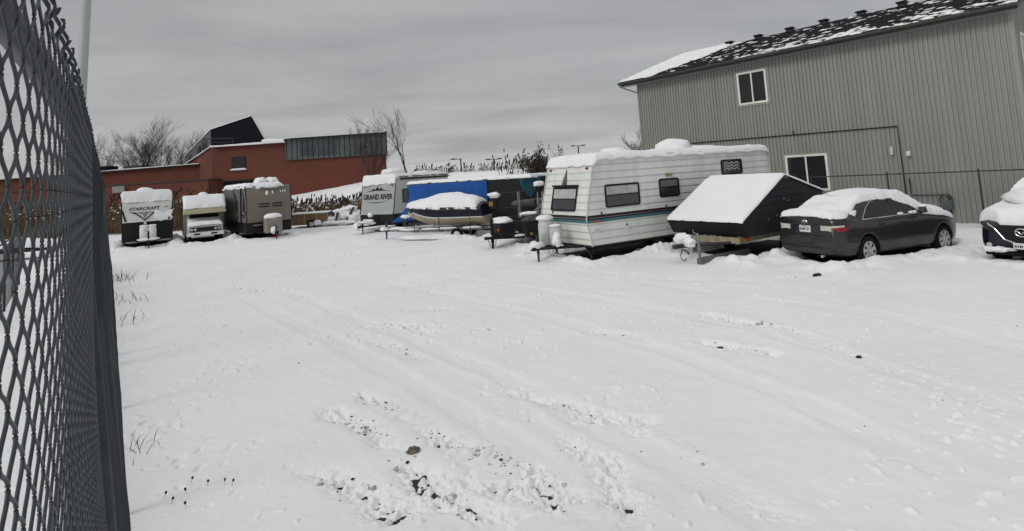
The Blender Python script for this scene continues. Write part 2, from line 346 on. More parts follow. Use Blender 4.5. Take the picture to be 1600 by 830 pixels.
# bare, sheltered patches under the parked things: (x, y, heading deg, x0, x1, y0, y1) in the thing's own frame
FOOT = []
def foot(loc, deg, x0, x1, y0, y1): FOOT.append((loc[0], loc[1], R(deg), x0, x1, y0, y1))
WT = (1.35, 17.72); WTA = 30                     # white trailer, centre of its front
CL = (5.05, 16.05); CLA = 33                     # clamshell camper
CA = (6.95, 14.32); CAA = 22                     # grey sedan (rear centre)
_m = at(1597, 362, .80); MZ = (_m[0], _m[1]); MZA = 27                    # black suv (front centre)
BE = (-13.62, 31.9); BEA = 127
ST = (-19.95, 31.3); STA = 124
RV = (-17.05, 31.7); RVA = 121
GR = (-7.65, 31.6); GRA = 60
DT = (-5.55, 29.5); DTA = -27
BT = (-4.95, 26.4); BTA = -15
UT = (-.95, 21.0); UTA = 24
foot(WT, WTA, .1, 8.6, -1.25, 1.4); foot(CL, CLA, .15, 4.6, -1.15, 1.2); foot(CA, CAA, .12, 4.6, -.80, .85); foot(MZ, MZA, .25, 4.4, -.75, .85)
foot(BE, BEA, -.2, 6, -1.1, 1.1); foot(ST, STA, -.2, 6, -1.1, 1.1); foot(RV, RVA, .0, 6, -1, 1); foot(UT, UTA, 1.2, 4, -.9, .9); foot(BT, BTA, 2.6, 4, -.7, .7); foot(GR, GRA, .3, 5, -1, 1)
TR = []   # (points px, half width m, clump, rut depth)
for pts, wd, cl_, rd in (
    ([(520, 655), (570, 680), (622, 725), (660, 765), (705, 802), (760, 828)], .14, 1.25, .02), ([(560, 630), (650, 665), (690, 700), (740, 717), (785, 722), (835, 742)], .12, 1.05, .01),
    ([(468, 743), (510, 748), (545, 770), (590, 800), (640, 826)], .16, 1.05, .015), ([(758, 762), (800, 772), (835, 776), (905, 800), (985, 803)], .16, 1.25, .01),
    ([(795, 622), (870, 640), (930, 660), (1015, 668)], .10, .8, .01), ([(1105, 498), (1160, 510), (1222, 522)], .09, .95, .03), ([(1222, 522), (1290, 545), (1350, 570)], .09, .35, .02),
    ([(1100, 544), (1140, 552), (1205, 563)], .10, .75, .02), ([(895, 708), (940, 730), (965, 785)], .13, .95, .0), ([(575, 512), (620, 516), (668, 530)], .2, .65, 0), ([(585, 545), (615, 555), (655, 568)], .14, .5, 0),
    ([(640, 488), (700, 490)], .14, .5, 0), ([(740, 522), (775, 523)], .1, .5, 0), ([(920, 525), (1000, 535)], .12, .35, .01), ([(360, 452), (410, 458)], .3, .5, 0), ([(950, 462), (985, 463)], .15, .5, 0), ([(1050, 451), (1085, 451)], .1, .5, 0),
    ([(470, 575), (500, 590)], .12, .4, 0), ([(1000, 690), (1130, 740)], .14, .5, .0), ([(860, 640), (980, 690), (1120, 760), (1220, 828)], .14, .25, .025), ([(700, 700), (860, 770), (960, 828)], .16, .7, .02),
    ([(380, 470), (560, 560), (700, 640), (860, 740), (1000, 828)], .13, 0, .03), ([(450, 460), (660, 545), (830, 620), (1020, 720), (1190, 828)], .13, .1, .03),
    ([(620, 450), (850, 500), (1050, 560), (1250, 640), (1500, 760)], .13, 0, .025), ([(700, 436), (950, 475), (1180, 520), (1400, 590), (1600, 660)], .13, 0, .022),
    ([(900, 430), (1150, 470), (1380, 500), (1600, 560)], .14, 0, .02), ([(1290, 470), (1400, 430), (1500, 400), (1560, 380)], .16, .0, .04), ([(980, 440), (1200, 445), (1350, 425), (1440, 402)], .2, .35, .02),
    ([(480, 420), (700, 415), (860, 425), (1000, 436)], .2, .3, .02), ([(200, 420), (420, 400), (600, 385)], .2, .25, .02)):
    TR.append(([at(*p) for p in pts], wd, cl_, rd*.45))
def hillz(x, y):
    """raised bank behind the lot"""
    top = np.interp(x, [-80, -30, -26, -18, -12, 0, 60], [.9, 1.2, 1.55, 2.45, 3.25, 3.05, 3.0])
    return top*sst(43, 57, y+.12*x)
def snowz(x, y, near=True):
    b = .075+.035*fbm(x, y, .22, 3, 5)+.018*fbm(x, y, 1.1, 3, 9)
    r = np.hypot(x, y)
    z = b+.008*fbm(x, y, 5, 3, 21)*np.clip(30/r, 0, 1)
    m = r < 45
    xs, ys = x[m], y[m]; zz = z[m]
    cm = np.zeros_like(xs); rut = np.zeros_like(xs)
    for pts, wd, cl_, rd in TR:
        best = np.full_like(xs, 1e9); arc = np.zeros_like(xs); acc = 0.
        for (ax, ay), (bx, by) in zip(pts, pts[1:]):
            dx, dy = bx-ax, by-ay; t = np.clip(((xs-ax)*dx+(ys-ay)*dy)/(dx*dx+dy*dy), 0, 1)
            dd_ = np.hypot(xs-ax-t*dx, ys-ay-t*dy); LL = math.hypot(dx, dy); arc = np.where(dd_ < best, acc+t*LL, arc); best = np.minimum(best, dd_); acc += LL
        best = np.abs(best+.06*vnoise(xs*1.3, ys*1.3, 77))
        k = np.exp(-(best/wd)**2); cm = np.maximum(cm, k*cl_); rut = np.maximum(rut, rd*np.exp(-(best/(wd*1.2))**4))
        if cl_ > .3: zz += .012*min(1, cl_)*np.exp(-(best/(wd*.9))**4)*np.sign(np.cos(arc*2*PI/.17+3*best))*np.abs(np.cos(arc*2*PI/.17+3*best))**.6*sst(-.3, .3, vnoise(arc*1.1, arc*0+cl_*7, 91))
        zz += .35*rd*np.exp(-((best-wd*1.9)/(wd*.6))**2)
    pt = sst(-.35, .25, vnoise(xs*2.6, ys*2.6, 31)+.2)            # patchy along the track
    cl1 = fbm(xs, ys, 15, 3, 41)+.1*vnoise(xs*5, ys*5, 42); cl2 = vnoise(xs*24, ys*24, 51)
    zz = zz-rut-cm*pt*.040+cm*pt*(.095*cl1+.040*cl2)*(.55+.8*vnoise(xs*1.7, ys*1.7, 46)**2)+.010*fbm(xs, ys, 3.2, 3, 44)*sst(-.2, .4, vnoise(xs*.35, ys*.35, 45))
    # scattered crumbs of snow
    cr = vnoise(xs*11, ys*11, 63); zz += .030*sst(.72, 1., cr)*sst(-.1, .4, vnoise(xs*.9, ys*.9, 65))-.022*sst(.62, .95, vnoise(xs*9, ys*13, 67))*sst(.0, .5, vnoise(xs*.7, ys*.7, 68))
    # sheltered hollows and the rough bank around them
    for (ox, oy, a, x0, x1, y0, y1) in FOOT:
        c, s_ = math.cos(a), math.sin(a); u = (xs-ox)*c+(ys-oy)*s_; v = -(xs-ox)*s_+(ys-oy)*c
        d = np.maximum(np.maximum(x0-u, u-x1), np.maximum(y0-v, v-y1))
        d = d+.16*fbm(xs, ys, 1.1, 3, 88)+.05*fbm(xs, ys, 5, 2, 89)
        zz += np.where(d > 0, .11*np.exp(-((d-.35)/.4)**2)*(1+1.3*fbm(xs, ys, 2.4, 3, 90)), 0)
        zz = zz*sst(-.22, .08, d)-.06*(1-sst(-.22, .02, d))
    z[m] = zz
    return z+hillz(x, y)
def polar(name, th, rr, zf, m, smooth=True):
    T_, R_ = np.meshgrid(th, rr, indexing='ij'); x = (np.sin(T_)*R_).ravel(); y = (np.cos(T_)*R_).ravel(); z = zf(x, y)
    nt_, nr = len(th), len(rr); i, j = np.meshgrid(np.arange(nt_-1), np.arange(nr-1), indexing='ij'); a = (i*nr+j).ravel()
    q = np.stack([a, a+1, a+nr+1, a+nr], 1).ravel().astype(np.int32)
    me = bpy.data.meshes.new(name); me.vertices.add(len(x)); me.vertices.foreach_set('co', np.stack([x, y, z], 1).ravel().astype(np.float32))
    nf = len(q)//4; me.loops.add(nf*4); me.loops.foreach_set('vertex_index', q); me.polygons.add(nf); me.polygons.foreach_set('loop_start', np.arange(0, nf*4, 4, dtype=np.int32))
    me.polygons.foreach_set('use_smooth', np.ones(nf, dtype=bool)); me.update(calc_edges=True); me.materials.append(m)
    o = bpy.data.objects.new(name, me); C.objects.link(o); return struct(o)
th = R(1)*np.concatenate([np.linspace(-180, -60, 60)[:-1], np.linspace(-60, -47, 60)[:-1], np.linspace(-47, 47, 1250), np.linspace(47, 60, 60)[1:], np.linspace(60, 180, 60)[1:]])
inv = np.concatenate([np.linspace(1/.4, 1/3.4, 90)[:-1], np.linspace(1/3.4, 1/62, 830)]); rr = np.concatenate([1/inv, np.geomspace(64, 1500, 60)])
polar('snow_field', th, rr, snowz, M['snowfield'])
g = G(); g.grid(lambda a, b: (-45+90*a, -8+50*b, 0), 8, 8); struct(g.ob('gravel_ground', M['gravel']))

# ------------------------------------------------------------------ right-hand building
A = Vector((6.62, 29.6, 0)); B = Vector((16.27, 18.3, 0)); WL = (B-A).length; u = (B-A).normalized(); ni = Vector((-u.y, u.x, 0))     # ni = inward
bld = thing('metal_clad_building', (A.x, A.y, 0), math.degrees(math.atan2(u.y, u.x)), 'two storey building in grey green ribbed metal siding with black roof', 'building')
D_ = 10.6; WH = 6.93; RIDGE = 8.75

def ribwall(L_, name, sgn=1):
    g = G(); per = .15; n = int(L_/per); pts = []
    for k in range(n):
        x = k*per
        for dx, d in ((0, 0), (.062, 0), (.076, -.045), (.126, -.045), (.140, 0)): pts.append((x+dx, d))
    pts.append((L_, 0)); return pts
pts = ribwall(WL, 'wall'); g = G(); vs = []
for x, d in pts: vs += [(x, d, -.1), (x, d, WH)]
g.add(vs, [(2*i, 2*i+2, 2*i+3, 2*i+1) for i in range(len(pts)-1)]); wall = g.ob('wall', M['siding'], bld)
g = G(); vs = []
for x, d in ribwall(D_, 'gable'): vs += [(WL-d, x, -.1), (WL-d, x, WH+(RIDGE-WH)*(1-abs(x-D_/2)/(D_/2)))]
g.add(vs, [(2*i, 2*i+2, 2*i+3, 2*i+1) for i in range(len(vs)//2-1)])
g.add([(0, 0, -.1), (0, D_, -.1), (0, D_, WH), (0, D_/2, RIDGE), (0, 0, WH), (WL, D_, -.1), (WL, D_, WH)], [(0, 1, 2, 3, 4), (1, 5, 6, 2)]); g.ob('gable_wall', M['siding'], bld)
for x0_, x1_ in ((-.03, .05), (WL-.06, WL+.05)): g = G(); g.box(x0_, x1_, -.05, .05, 0, WH); g.ob('corner_trim', M['siding'], bld)
g = G(); OV = .55; zt = WH+.12; sl = (RIDGE+.25-zt)/(D_/2+OV)
def rz(y): return zt+sl*(OV+y) if y < D_/2 else zt+sl*(OV+D_-y)
XL, XR = -.75, WL+.28
g.prism([(-OV, rz(-OV)-.06), (-OV, rz(-OV)), (D_/2, rz(D_/2)), (D_+OV, rz(D_+OV)), (D_+OV, rz(D_+OV)-.06), (D_/2, rz(D_/2)-.08)], XL, XR, 'x'); roof = g.ob('roof', M['roof'], bld)
g = G(); g.box(XL, XR, -OV-.02, -OV+.01, zt-.22, zt-.005)
for xx in (XL, XR-.02):
    g.add([(xx, -OV, zt-.2), (xx+.02, -OV, zt-.2), (xx+.02, D_/2, rz(D_/2)-.28), (xx, D_/2, rz(D_/2)-.28), (xx, -OV, zt-.03), (xx+.02, -OV, zt-.03), (xx+.02, D_/2, rz(D_/2)-.09), (xx, D_/2, rz(D_/2)-.09)], [(0, 3, 2, 1), (4, 5, 6, 7), (0, 1, 5, 4), (1, 2, 6, 5), (2, 3, 7, 6), (3, 0, 4, 7)])
g.ob('fascia', M['trim'], bld)
g = G(); g.box(XL+.02, XR-.02, -OV+.015, -.03, zt-.21, zt-.19); g.ob('soffit', M['siding'], bld)
g = G(); g.prism([(-OV-.02, zt-.02), (-OV-.14, zt-.02), (-OV-.14, zt-.10), (-OV-.10, zt-.14), (-OV-.02, zt-.14)], XL, XR, 'x'); gut = g.ob('gutter', M['trim'], bld)
g = G(); g.tube([(-.6, -OV-.08, zt-.14), (-.6, -OV-.08, zt-.25), (-.12, -.1, zt-.55), (-.02, -.06, zt-.6)], .04, 8); g.ob('downpipe', M['siding'], bld)
# snow lying on the roof: a solid drift at the far end, thin broken patches elsewhere
def roofsnow():
    nx, ny = 420, 130; x = np.linspace(XL, XR, nx); y = np.linspace(-OV, D_/2, ny); X, Y = np.meshgrid(x, y, indexing='ij'); base = zt+sl*(OV+Y)
    full = sst(1.5, .8, X-.35*Y+.5*fbm(X, Y, .8, 3, 3))
    low = sst(1.3, .0, Y+.6*(fbm(X, Y, .7, 3, 14)))*sst(4, 9, X)*.5
    streak = fbm(X*2.2, Y*9.5, 1.0, 5, 8)
    t = -.052+full*.15+low*.07+.125*streak+.018*np.cos((Y)*2*PI/.14)*0
    t = np.minimum(t, .12); edge = np.minimum(np.minimum(X-XL, XR-X)*2, np.minimum(Y+OV+.02, 1)*2); t = np.where(edge < .12, np.minimum(t, edge*.9), t)
    q = ny; g = G(); vs = np.stack([X.ravel(), Y.ravel(), (base+t).ravel()], 1).tolist()
    g.add(vs, [(i*q+j, (i+1)*q+j, (i+1)*q+j+1, i*q+j+1) for i in range(nx-1) for j in range(ny-1) if max(t[i, j], t[i+1, j], t[i, j+1], t[i+1, j+1]) > -.02])
    g.ob('roof_snow', M['snow'], roof, smooth=True)
roofsnow()
for k in range(8):
    x = 2.6+k*1.62; y = D_/2-.35; z = rz(y); g = G(); g.box(x-.17, x+.17, y-.17, y+.17, z-.05, z+.14, .03, .03); g.box(x-.22, x+.22, y-.22, y+.22, z+.14, z+.2, .03, .03); g.ob('roof_vent', M['black'], bld, bevel=.01)
g = G(); g.tube([(10.95, 4.4, rz(4.4)-.1), (10.95, 4.4, rz(4.4)+.8)], .05, 10); g.ob('vent_pipe', M['black'], bld)
def bwin(x0, x1, z0, z1, name='window'):
    Mx = frameM(((x0+x1)/2, -.052, (z0+z1)/2), (1, 0, 0), (0, 0, 1)); w_, h_ = x1-x0, z1-z0
    o = window(bld, Mx, w_, h_, .01, .085, 'winframe', 'glass', vbar=True, name=name)
    g = G(Mx); g.box(-w_/2-.1, w_/2+.1, -.03, .004, -h_/2-.09, -h_/2-.003); g.box(-w_/2-.1, w_/2+.1, -.03, .004, h_/2+.003, h_/2+.07); g.box(-w_/2-.08, -w_/2-.003, -.03, .004, -h_/2, h_/2); g.box(w_/2+.003, w_/2+.08, -.03, .004, -h_/2, h_/2); g.ob('surround', M['siding'], o)
    return o
bwin(5.44, 6.76, 5.06, 6.50); bwin(7.2, 8.85, 1.25, 2.72)
Mx = frameM((WL+.05, 1.35, 5.6), (0, 1, 0), (0, 0, 1)); window(bld, Mx, 1.1, 1.4, .01, .085, 'winframe', 'glass')
g = G(); g.tube([(2.4, -.07, 3.60), (11.36, -.07, 3.52), (11.38, -.07, .3)], .024, 8); g.tube([(7.65, -.07, 3.56), (7.65, -.07, 3.75)], .02, 6); g.ob('conduit', M['black'], bld)
g = G(); g.box(11.05, 11.15, -.14, -.03, 2.5, 2.8); g.ob('wall_fixture', M['dwhite'], bld, bevel=.02); g = G(); g.box(11.56, 11.68, -.16, -.03, 2.42, 2.60); g.tube([(11.62, -.16, 2.5), (11.62, -.26, 2.46)], .05, 10); g.ob('wall_camera', M['whiteplain'], bld, bevel=.02)
gm = thing('gas_meter', tuple(A+u*12.6-ni*.18), math.degrees(math.atan2(u.y, u.x)), 'grey gas meter with black pipes at the foot of the siding wall', 'gas meter')
g = G(); g.tube([(-1.05, .05, 1.62), (-1.05, .05, 1.03), (.06, .05, 1.03), (.06, .05, .1)], .022, 8); g.tube([(-.12, .02, 1.03), (-.22, .02, .9), (-.22, .02, .55)], .02, 8); g.ob('pipe', M['black'], gm)
g = G(); g.box(-.16, .14, -.1, .06, .55, .86); g.lathe([(.06, -.02), (.10, 0), (.10, .05), (.02, .05)], 16, (0, -.12, .72), 'y'); g.ob('meter_body', M['clad'], gm, bevel=.03); g = G(); g.lathe([(.09, 0), (.09, .03), (.05, .06)], 14, (.06, .0, .93), 'z'); g.ob('regulator', M['dsteel'], gm)

# chain link panel in front of the wall
def chain(name, path, z0, z1, W_, m, parent, rw=.0022, n=4, hook=.2, per=8, zoff=None, tip=.0, curve=False):
    """path(s)->(point, side normal) ; wires zig-zag and hook round their neighbours"""
    g = G(); P_ = 2*W_; s0, s1 = path['s']; nw = int((s1-s0)/W_); fn = path['f']
    for k in range(nw):
        s = s0+k*W_; pl = []; nn = n
        fine = s < path.get('fine', -9e9)
        hs = int((z1-z0)/W_)
        if fine: nn = 7
        for q in range(hs+1):
            z = z0+q*W_; side = (q+k) % 2
            if fine:
                for dd in (-.36, -.2, -.09, 0, .09, .2, .36):
                    t = q+dd; 
                    if t < 0 or t > hs: continue
                    tri = abs(dd)*1.0; e_ = math.sqrt(tri*tri+.0030)-.0548+.0; x = (side+(1-2*side)*e_)
                    dep = .0042*math.cos(PI*t)*(1)*(-1)
                    p_ = fn(s+W_*1.02*x, z0+t*W_); c = p_[0]+p_[1]*dep; pl.append(c)
            else:
                p_ = fn(s+W_*side, z); pl.append(p_[0]+p_[1]*(.0036*(1 if side else -1)))
        if tip:   # two wire ends twisted together and clipped to points
            pz = pl[-1]
            if fine:
                for t in range(7): a = t*1.3+k*PI; p_ = fn(s+W_*((hs+k) % 2), z1+tip*t/6*(1+.15*math.sin(k*7.))); pl.append(p_[0]+p_[1]*(.004*math.cos(a))+Vector((.004*math.sin(a)*.8, .004*math.sin(a)*-.5, 0)))
            else: p_ = fn(s+W_*((hs+k) % 2), z1+tip); pl.append(p_[0])
        r = rw*(1.0 if s < path.get('thin', 9e9) else 1.0)
        g.tube(pl, r, nn, cap=False)
    return g.ob(name, m, parent, smooth=True)
wf = thing('wire_fence', tuple(A+u*8.6-ni*1.2), math.degrees(math.atan2(u.y, u.x)), 'low chain link fence running in front of the metal clad building', 'fence')
FL = 10.5
chain('wire_mesh', {'s': (0, FL), 'f': lambda s, z: (Vector((s, .035, z)), Vector((0, 1, 0)))}, .02, 1.78, .038, M['dsteel'], wf, rw=.0014, n=3)
g = G(); g.tube([(0, 0, 1.84), (FL, 0, 1.84)], .021, 8); g.ob('top_rail', M['dsteel'], wf)
for s in (.02, 2.6, 5.14, 7.7, 10.3):
    g = G(); g.tube([(s, .0, -.05), (s, .0, 1.87)], .026, 10); g.lathe([(.03, 1.87), (.03, 1.9), (.005, 1.93)], 10, (s, 0, 0)); g.ob('post', M['dsteel'], wf)
pb = thing('plastic_pot', tuple(A+u*13.75-ni*.75), 0, 'black plastic pot with snow on it behind the wire fence post', 'pot')
g = G(); g.lathe([(.11, 0), (.15, .3), (.18, .32), (.18, .36), (.14, .36)], 18); g.ob('pot_body', M['black'], pb, smooth=False); clump('snow_cover', pb, (0, 0, .38), .18, .18, .08, 3)
# ------------------------------------------------------------------ travel trailers
UPZ = (0, 0, 1)
def tongue(t, m='black', z=.45, L_=1.15, hw=.75, x0=.3):
    g = G(); 
    for s in (-1, 1): g.tube([(x0, s*hw, z), (-L_+.1, s*.05, z)], .045, 4)
    g.box(-L_-.12, -L_+.2, -.07, .07, z-.05, z+.05); g.box(-.42, -.36, -.4, .4, z-.04, z+.04); o = g.ob('hitch_frame', M[m], t)
    return o
def jack(t, x, z0=.0, z1=1.0, m='dsteel', y=0, r=.032):
    g = G(); g.tube([(x, y, z0), (x, y, z1)], r, 10); g.tube([(x, y, z0+.3), (x, y, z1-.05)], r*1.35, 10); g.box(x-.09, x+.09, y-.09, y+.09, z0-.01, z0+.02); g.tube([(x, y, z1-.02), (x, y+.14, z1+.02), (x, y+.14, z1+.1)], .012, 6); return g.ob('jack', M[m], t)
def tanks(t, x, z, m='dwhite', r=.165, h=.62):
    for s in (-1, 1):
        g = G(); g.lathe([(.1, 0), (r, .05), (r, h-.14), (r*.86, h-.05), (r*.5, h), (.02, h+.01)], 20, (x, s*.185, z)); g.ob('gas_tank', M[m], t, smooth=True)

# ---- large white ribbed trailer ------------------------------------------------------------
t = thing('travel_trailer', (*WT, 0), WTA, 'large white ribbed travel trailer with teal stripe and snowy roof beside the metal building', 'travel trailer')
HW = 1.2; TL = 8.4
prof = [(.16, .48), (.0, 1.25), (.12, 1.8), (.42, 2.98), (.55, 3.04), (TL-.35, 3.04), (TL-.15, 2.98), (TL, 1.5), (TL-.1, .48)]
g = G(); g.prism(prof, -HW, HW); body = g.ob('body', M['ribwhite'], t, bevel=.035); fixn(body)
def fx(z): return interp(z, [(.48, .16), (1.25, 0), (1.8, .12), (2.98, .42)])
# corner and roof edge mouldings, skirt rail
g = G(); pts = [(fx(z)-.008, -HW-.006, z) for z in (.48, .9, 1.25, 1.8, 2.4, 2.95)]+[(.55, -HW-.008, 3.04), (TL-.35, -HW-.008, 3.04), (TL-.15, -HW-.008, 2.98), (TL, -HW-.006, 1.5), (TL-.1, -HW-.006, .48)]
g.tube(pts, .02, 6); g.ob('corner_trim', M['dwhite'], t)
g = G(); g.tube([(fx(z)-.008, HW, z) for z in (.48, .9, 1.25, 1.8, 2.4, 2.95)], .018, 6); g.ob('corner_trim', M['dwhite'], t)
g = G(); g.box(.14, TL-.1, -HW-.01, HW+.01, .43, .485); g.ob('skirt_rail', M['black'], t)
# stripes: dark, maroon, teal along the side and across the front
for z, h_, mm in ((1.335, .022, 'black'), (1.295, .016, 'maroon'), (1.25, .020, 'black'), (1.19, .045, 'teal')):
    g = G(); g.box(.02, 8.35, -HW-.006, -HW+.01, z-h_, z+h_); x = fx(z)
    g.add([(fx(z-h_)-.007, -HW, z-h_), (fx(z-h_)-.007, HW-.02, z-h_), (fx(z+h_)-.007, HW-.02, z+h_), (fx(z+h_)-.007, -HW, z+h_)], [(0, 1, 2, 3)])
    g.ob('stripe', M[mm], t)
sM = lambda x, z, y=-HW-.006: frameM((x, y, z), (1, 0, 0), UPZ)
def fMx(y, z, x=None, tilt=True):
    x = fx(z) if x is None else x; dz = .3; v = Vector((fx(z+dz)-fx(z-dz), 0, 2*dz)).normalized() if tilt else Vector(UPZ); return frameM((x-.008, y, z), (0, -1, 0), v)
window(t, sM(1.40, 1.87), 1.34, .68, .08, .05, curtain='curtain', bar=.02)
window(t, sM(3.32, 1.96), .86, .58, .08, .05, curtain='curtaindark', bar=.02)
window(t, sM(6.3, 2.46), 1.05, .52, .08, .05, curtain=None, chevron=True)
window(t, sM(7.3, 1.9), .62, .5, .08, .05, curtain='curtain', bar=.02)
w1 = window(t, fMx(.02, 1.83), 1.30, .74, .08, .055, curtain='curtain', bar=.0)
g = G(fMx(.02, 2.21)); g.box(-.68, .68, 0, .06, -.02, .03); g.ob('drip_rail', M['black'], w1)
for y in (-.95, .98):
    g = G(fMx(y, 2.72)); g.box(-.055, .055, -.005, .035, -.03, .03); g.ob('marker_lamp', M['red'], t, bevel=.01)
g = G(sM(.35, 1.17)); g.box(-.10, .10, 0, .03, -.03, .03); g.ob('marker_lamp', M['amber'], t, bevel=.01)
g = G(sM(.38, .93)); g.box(-.09, .09, 0, .012, -.04, .04); g.ob('vent_plate', M['dwhite'], t); g = G(sM(1.45, .95)); g.box(-.06, .06, 0, .02, -.12, .12); g.ob('socket_cover', M['whiteplain'], t)
g = G(sM(1.45, .98)); g.box(-.022, .022, .021, .028, -.03, .03); g.ob('socket', M['black'], t)
g = G(sM(3.35, 2.36)); g.box(-.14, .14, 0, .015, -.05, .05); g.ob('vent_plate', M['tan'], t)
for x in (.55, 3.1): g = G(sM(x, 1.40)); g.box(-.012, .012, 0, .03, -.035, .035); g.ob('clip', M['black'], t)
g = G(fMx(.55, 1.42)); g.box(-.012, .012, 0, .03, -.035, .035); g.ob('clip', M['black'], t)
# sail shaped emblem over the front window
g = G(fMx(.10, 2.43)); 
g.add([(-.17, .012, -.20), (.17, .012, -.20), (.02, .012, -.12), (-.02, .012, -.12)], [(0, 1, 2, 3)])
g.add([(-.035, .012, -.13), (.13, .012, -.18), (.03, .012, .28), (.0, .012, .31)], [(0, 1, 2, 3)]); g.add([(-.14, .012, -.17), (-.045, .012, -.13), (-.02, .012, .2)], [(0, 1, 2)]); g.ob('emblem', M['clad'], t)
# snow on the roof
sn = snow('snow_cover', t, lambda a, b: (.34+(TL-.45)*a-.0, -HW-.06+(2*HW+.12)*b, 3.03-.16*max(0, 1-a/.02)), 150, 40, .15, 3, r=.16, jit=.02, droop=.07, bot=.05, lump=.35)
clump('snow_cover', t, (2.0, -.2, 3.17), .42, .5, .17, 5, amp=.15); clump('snow_cover', t, (4.75, -.1, 3.24), .62, .6, .32, 6, amp=.12); clump('snow_cover', t, (5.7, -.4, 3.14), .8, .6, .14, 9, amp=.2); 
clump('snow_cover', t, (1.75, -1.13, 3.03), .28, .1, .1, 15, amp=.3); clump('snow_cover', t, (8., -.9, 3.06), .3, .3, .10, 11, amp=.3)
g = G(); g.box(4.75, 5.35, -.5, .2, 3.06, 3.36, .05, .05); g.ob('roof_air_unit', M['dwhite'], t, bevel=.03)
tongue(t, 'black', .46, 1.05, .8, .35); jack(t, -.95, .0, .82)
for s, dx in ((-1, 0), (1, 0)):
    g = G(); k_ = 1.25 if s > 0 else .92; g.lathe([(.12*k_, 0), (.19*k_, .04), (.20*k_, .48*k_), (.17*k_, .58*k_), (.08*k_, .64*k_), (.02, .65*k_)], 22, (-.42, .05+s*.245, .50)); tk = g.ob('gas_tank', M['dwhite'], t, smooth=True)
    if s > 0: pass
g = G(); g.box(-.66, -.36, .02, .55, .5, 1.05, .02, .02); 
clump('snow_cover', t, (-.46, .30, 1.30), .26, .26, .10, 7, amp=.12); clump('snow_cover', t, (-.42, -.195, 1.09), .17, .17, .05, 8, amp=.2); clump('snow_cover', t, (-.95, .05, .55), .26, .16, .13, 9, amp=.3); clump('snow_cover', t, (-.55, -.42, .72), .12, .13, .2, 12, amp=.3)
for x, y in ((.5, -.9), (.5, .9), (TL-.7, -.9)):
    g = G(); g.tube([(x, y, .48), (x-.28, y, .04)], .022, 6); g.tube([(x-.4, y, .48), (x-.12, y, .04)], .022, 6); g.box(x-.3, x-.08, y-.06, y+.06, .0, .04); g.ob('stabiliser', M['dsteel'], t)
for x in (4.3, 5.2): 
    for s in (-1, 1): wheel(t, x, s*1.02, .33, .34, .22, s)
g = G(); g.box(2.1, 2.3, -1.0, -.7, 0, .16, .05, .08); g.ob('block', M['whiteplain'], t); g = G(); g.tube([(.4, -.6, .36), (TL-.3, -.6, .36)], .06, 4); g.tube([(.4, .6, .36), (TL-.3, .6, .36)], .06, 4); g.ob('chassis_rail', M['black'], t)

# ---- generic boxy camper ---------------------------------------------------------------------
def camper(name, loc, deg, label, L_, W_, H_, prof, front, side, skirt, zs, cat='travel trailer'):
    t = thing(name, (*loc, 0), deg, label, cat); hw = W_/2
    fr = [p for p in prof if p[1] >= zs-.001]; 
    zt = prof[-1][1]; fxx = lambda z: interp(z, [(p[1], p[0]) for p in prof])
    g = G(); g.prism([(fxx(zs)+.02, zs), *[(p[0]+.02, p[1]) for p in prof if p[1] > zs+.01], (L_, zt), (L_, zs)], -hw, hw); fixn(g.ob('side_walls', M[side], t, bevel=.03))
    g = G(); g.add([(fxx(z), s*(hw-.03), z) for z in [zs]+[p[1] for p in prof if p[1] > zs+.01] for s in (-1, 1)], [(2*i, 2*i+1, 2*i+3, 2*i+2) for i in range(len([p for p in prof if p[1] > zs+.01]))]); g.ob('front_panel', M[front], t)
    g = G(); g.prism([(fxx(.42)+.03, .40), (fxx(zs)+.03, zs-.002), (L_-.02, zs-.002), (L_-.02, .40)], -hw-.005, hw+.005); fixn(g.ob('skirt', M[skirt], t, bevel=.02))
    for s in (-1, 1):
        g = G(); g.tube([(fxx(z)-.005, s*hw, z) for z in [zs]+[p[1] for p in prof if p[1] > zs+.01]]+[(L_, s*hw, zt)], .028, 6); g.ob('corner_trim', M['black'], t)
    for s in (-1, 1):
        wheel(t, L_*.58, s*(hw-.2), .33, .34, .22, s); wheel(t, L_*.58+.85, s*(hw-.2), .33, .34, .22, s)
    t['_'] = 1; del t['_']
    return t, hw, fxx
def fM(fxx, y, z, off=.008):
    dz = .2; v = Vector((fxx(z+dz)-fxx(z-dz), 0, 2*dz)).normalized(); return frameM((fxx(z)-off, y, z), (0, -1, 0), v)

# white and black camper at far left
t, hw, fxx = camper('travel_trailer', ST, STA, 'white fronted camper with black lower half, farthest left of the parked campers', 6.2, 2.34, 3.0, [(.12, .4), (.0, 1.3), (.12, 1.45), (.42, 2.95)], 'white', 'black', 'black', 1.42)
text('lettering', 'STARCRAFT', M['black'], t, fM(fxx, .12, 2.12, .03), 1.45, .17, bold=.02, shear=.25)
g = G(fM(fxx, -.86, 2.16, .03)); g.add([(-.1, 0, -.05), (.1, 0, -.02), (.13, 0, .06), (-.05, 0, .0)], [(0, 1, 2, 3)]); g.ob('lettering', M['steel'], t)
g = G(fM(fxx, .12, 1.76, .03))
g.add([(-.72, 0, .22), (-.42, 0, .18), (0, 0, -.22), (.42, 0, .18), (.68, 0, .26), (.40, 0, .06), (0, 0, -.30), (-.38, 0, .06)], [(0, 1, 7), (1, 2, 6, 7), (2, 3, 5, 6), (3, 4, 5)]); g.ob('emblem', M['black'], t)
g = G(fM(fxx, .12, 1.76, .024)); g.add([(-.40, 0, .18), (.40, 0, .18), (.1, 0, .06), (0, 0, -.20), (-.1, 0, .06)], [(0, 1, 2, 3, 4)]); g.ob('emblem', M['steel'], t)
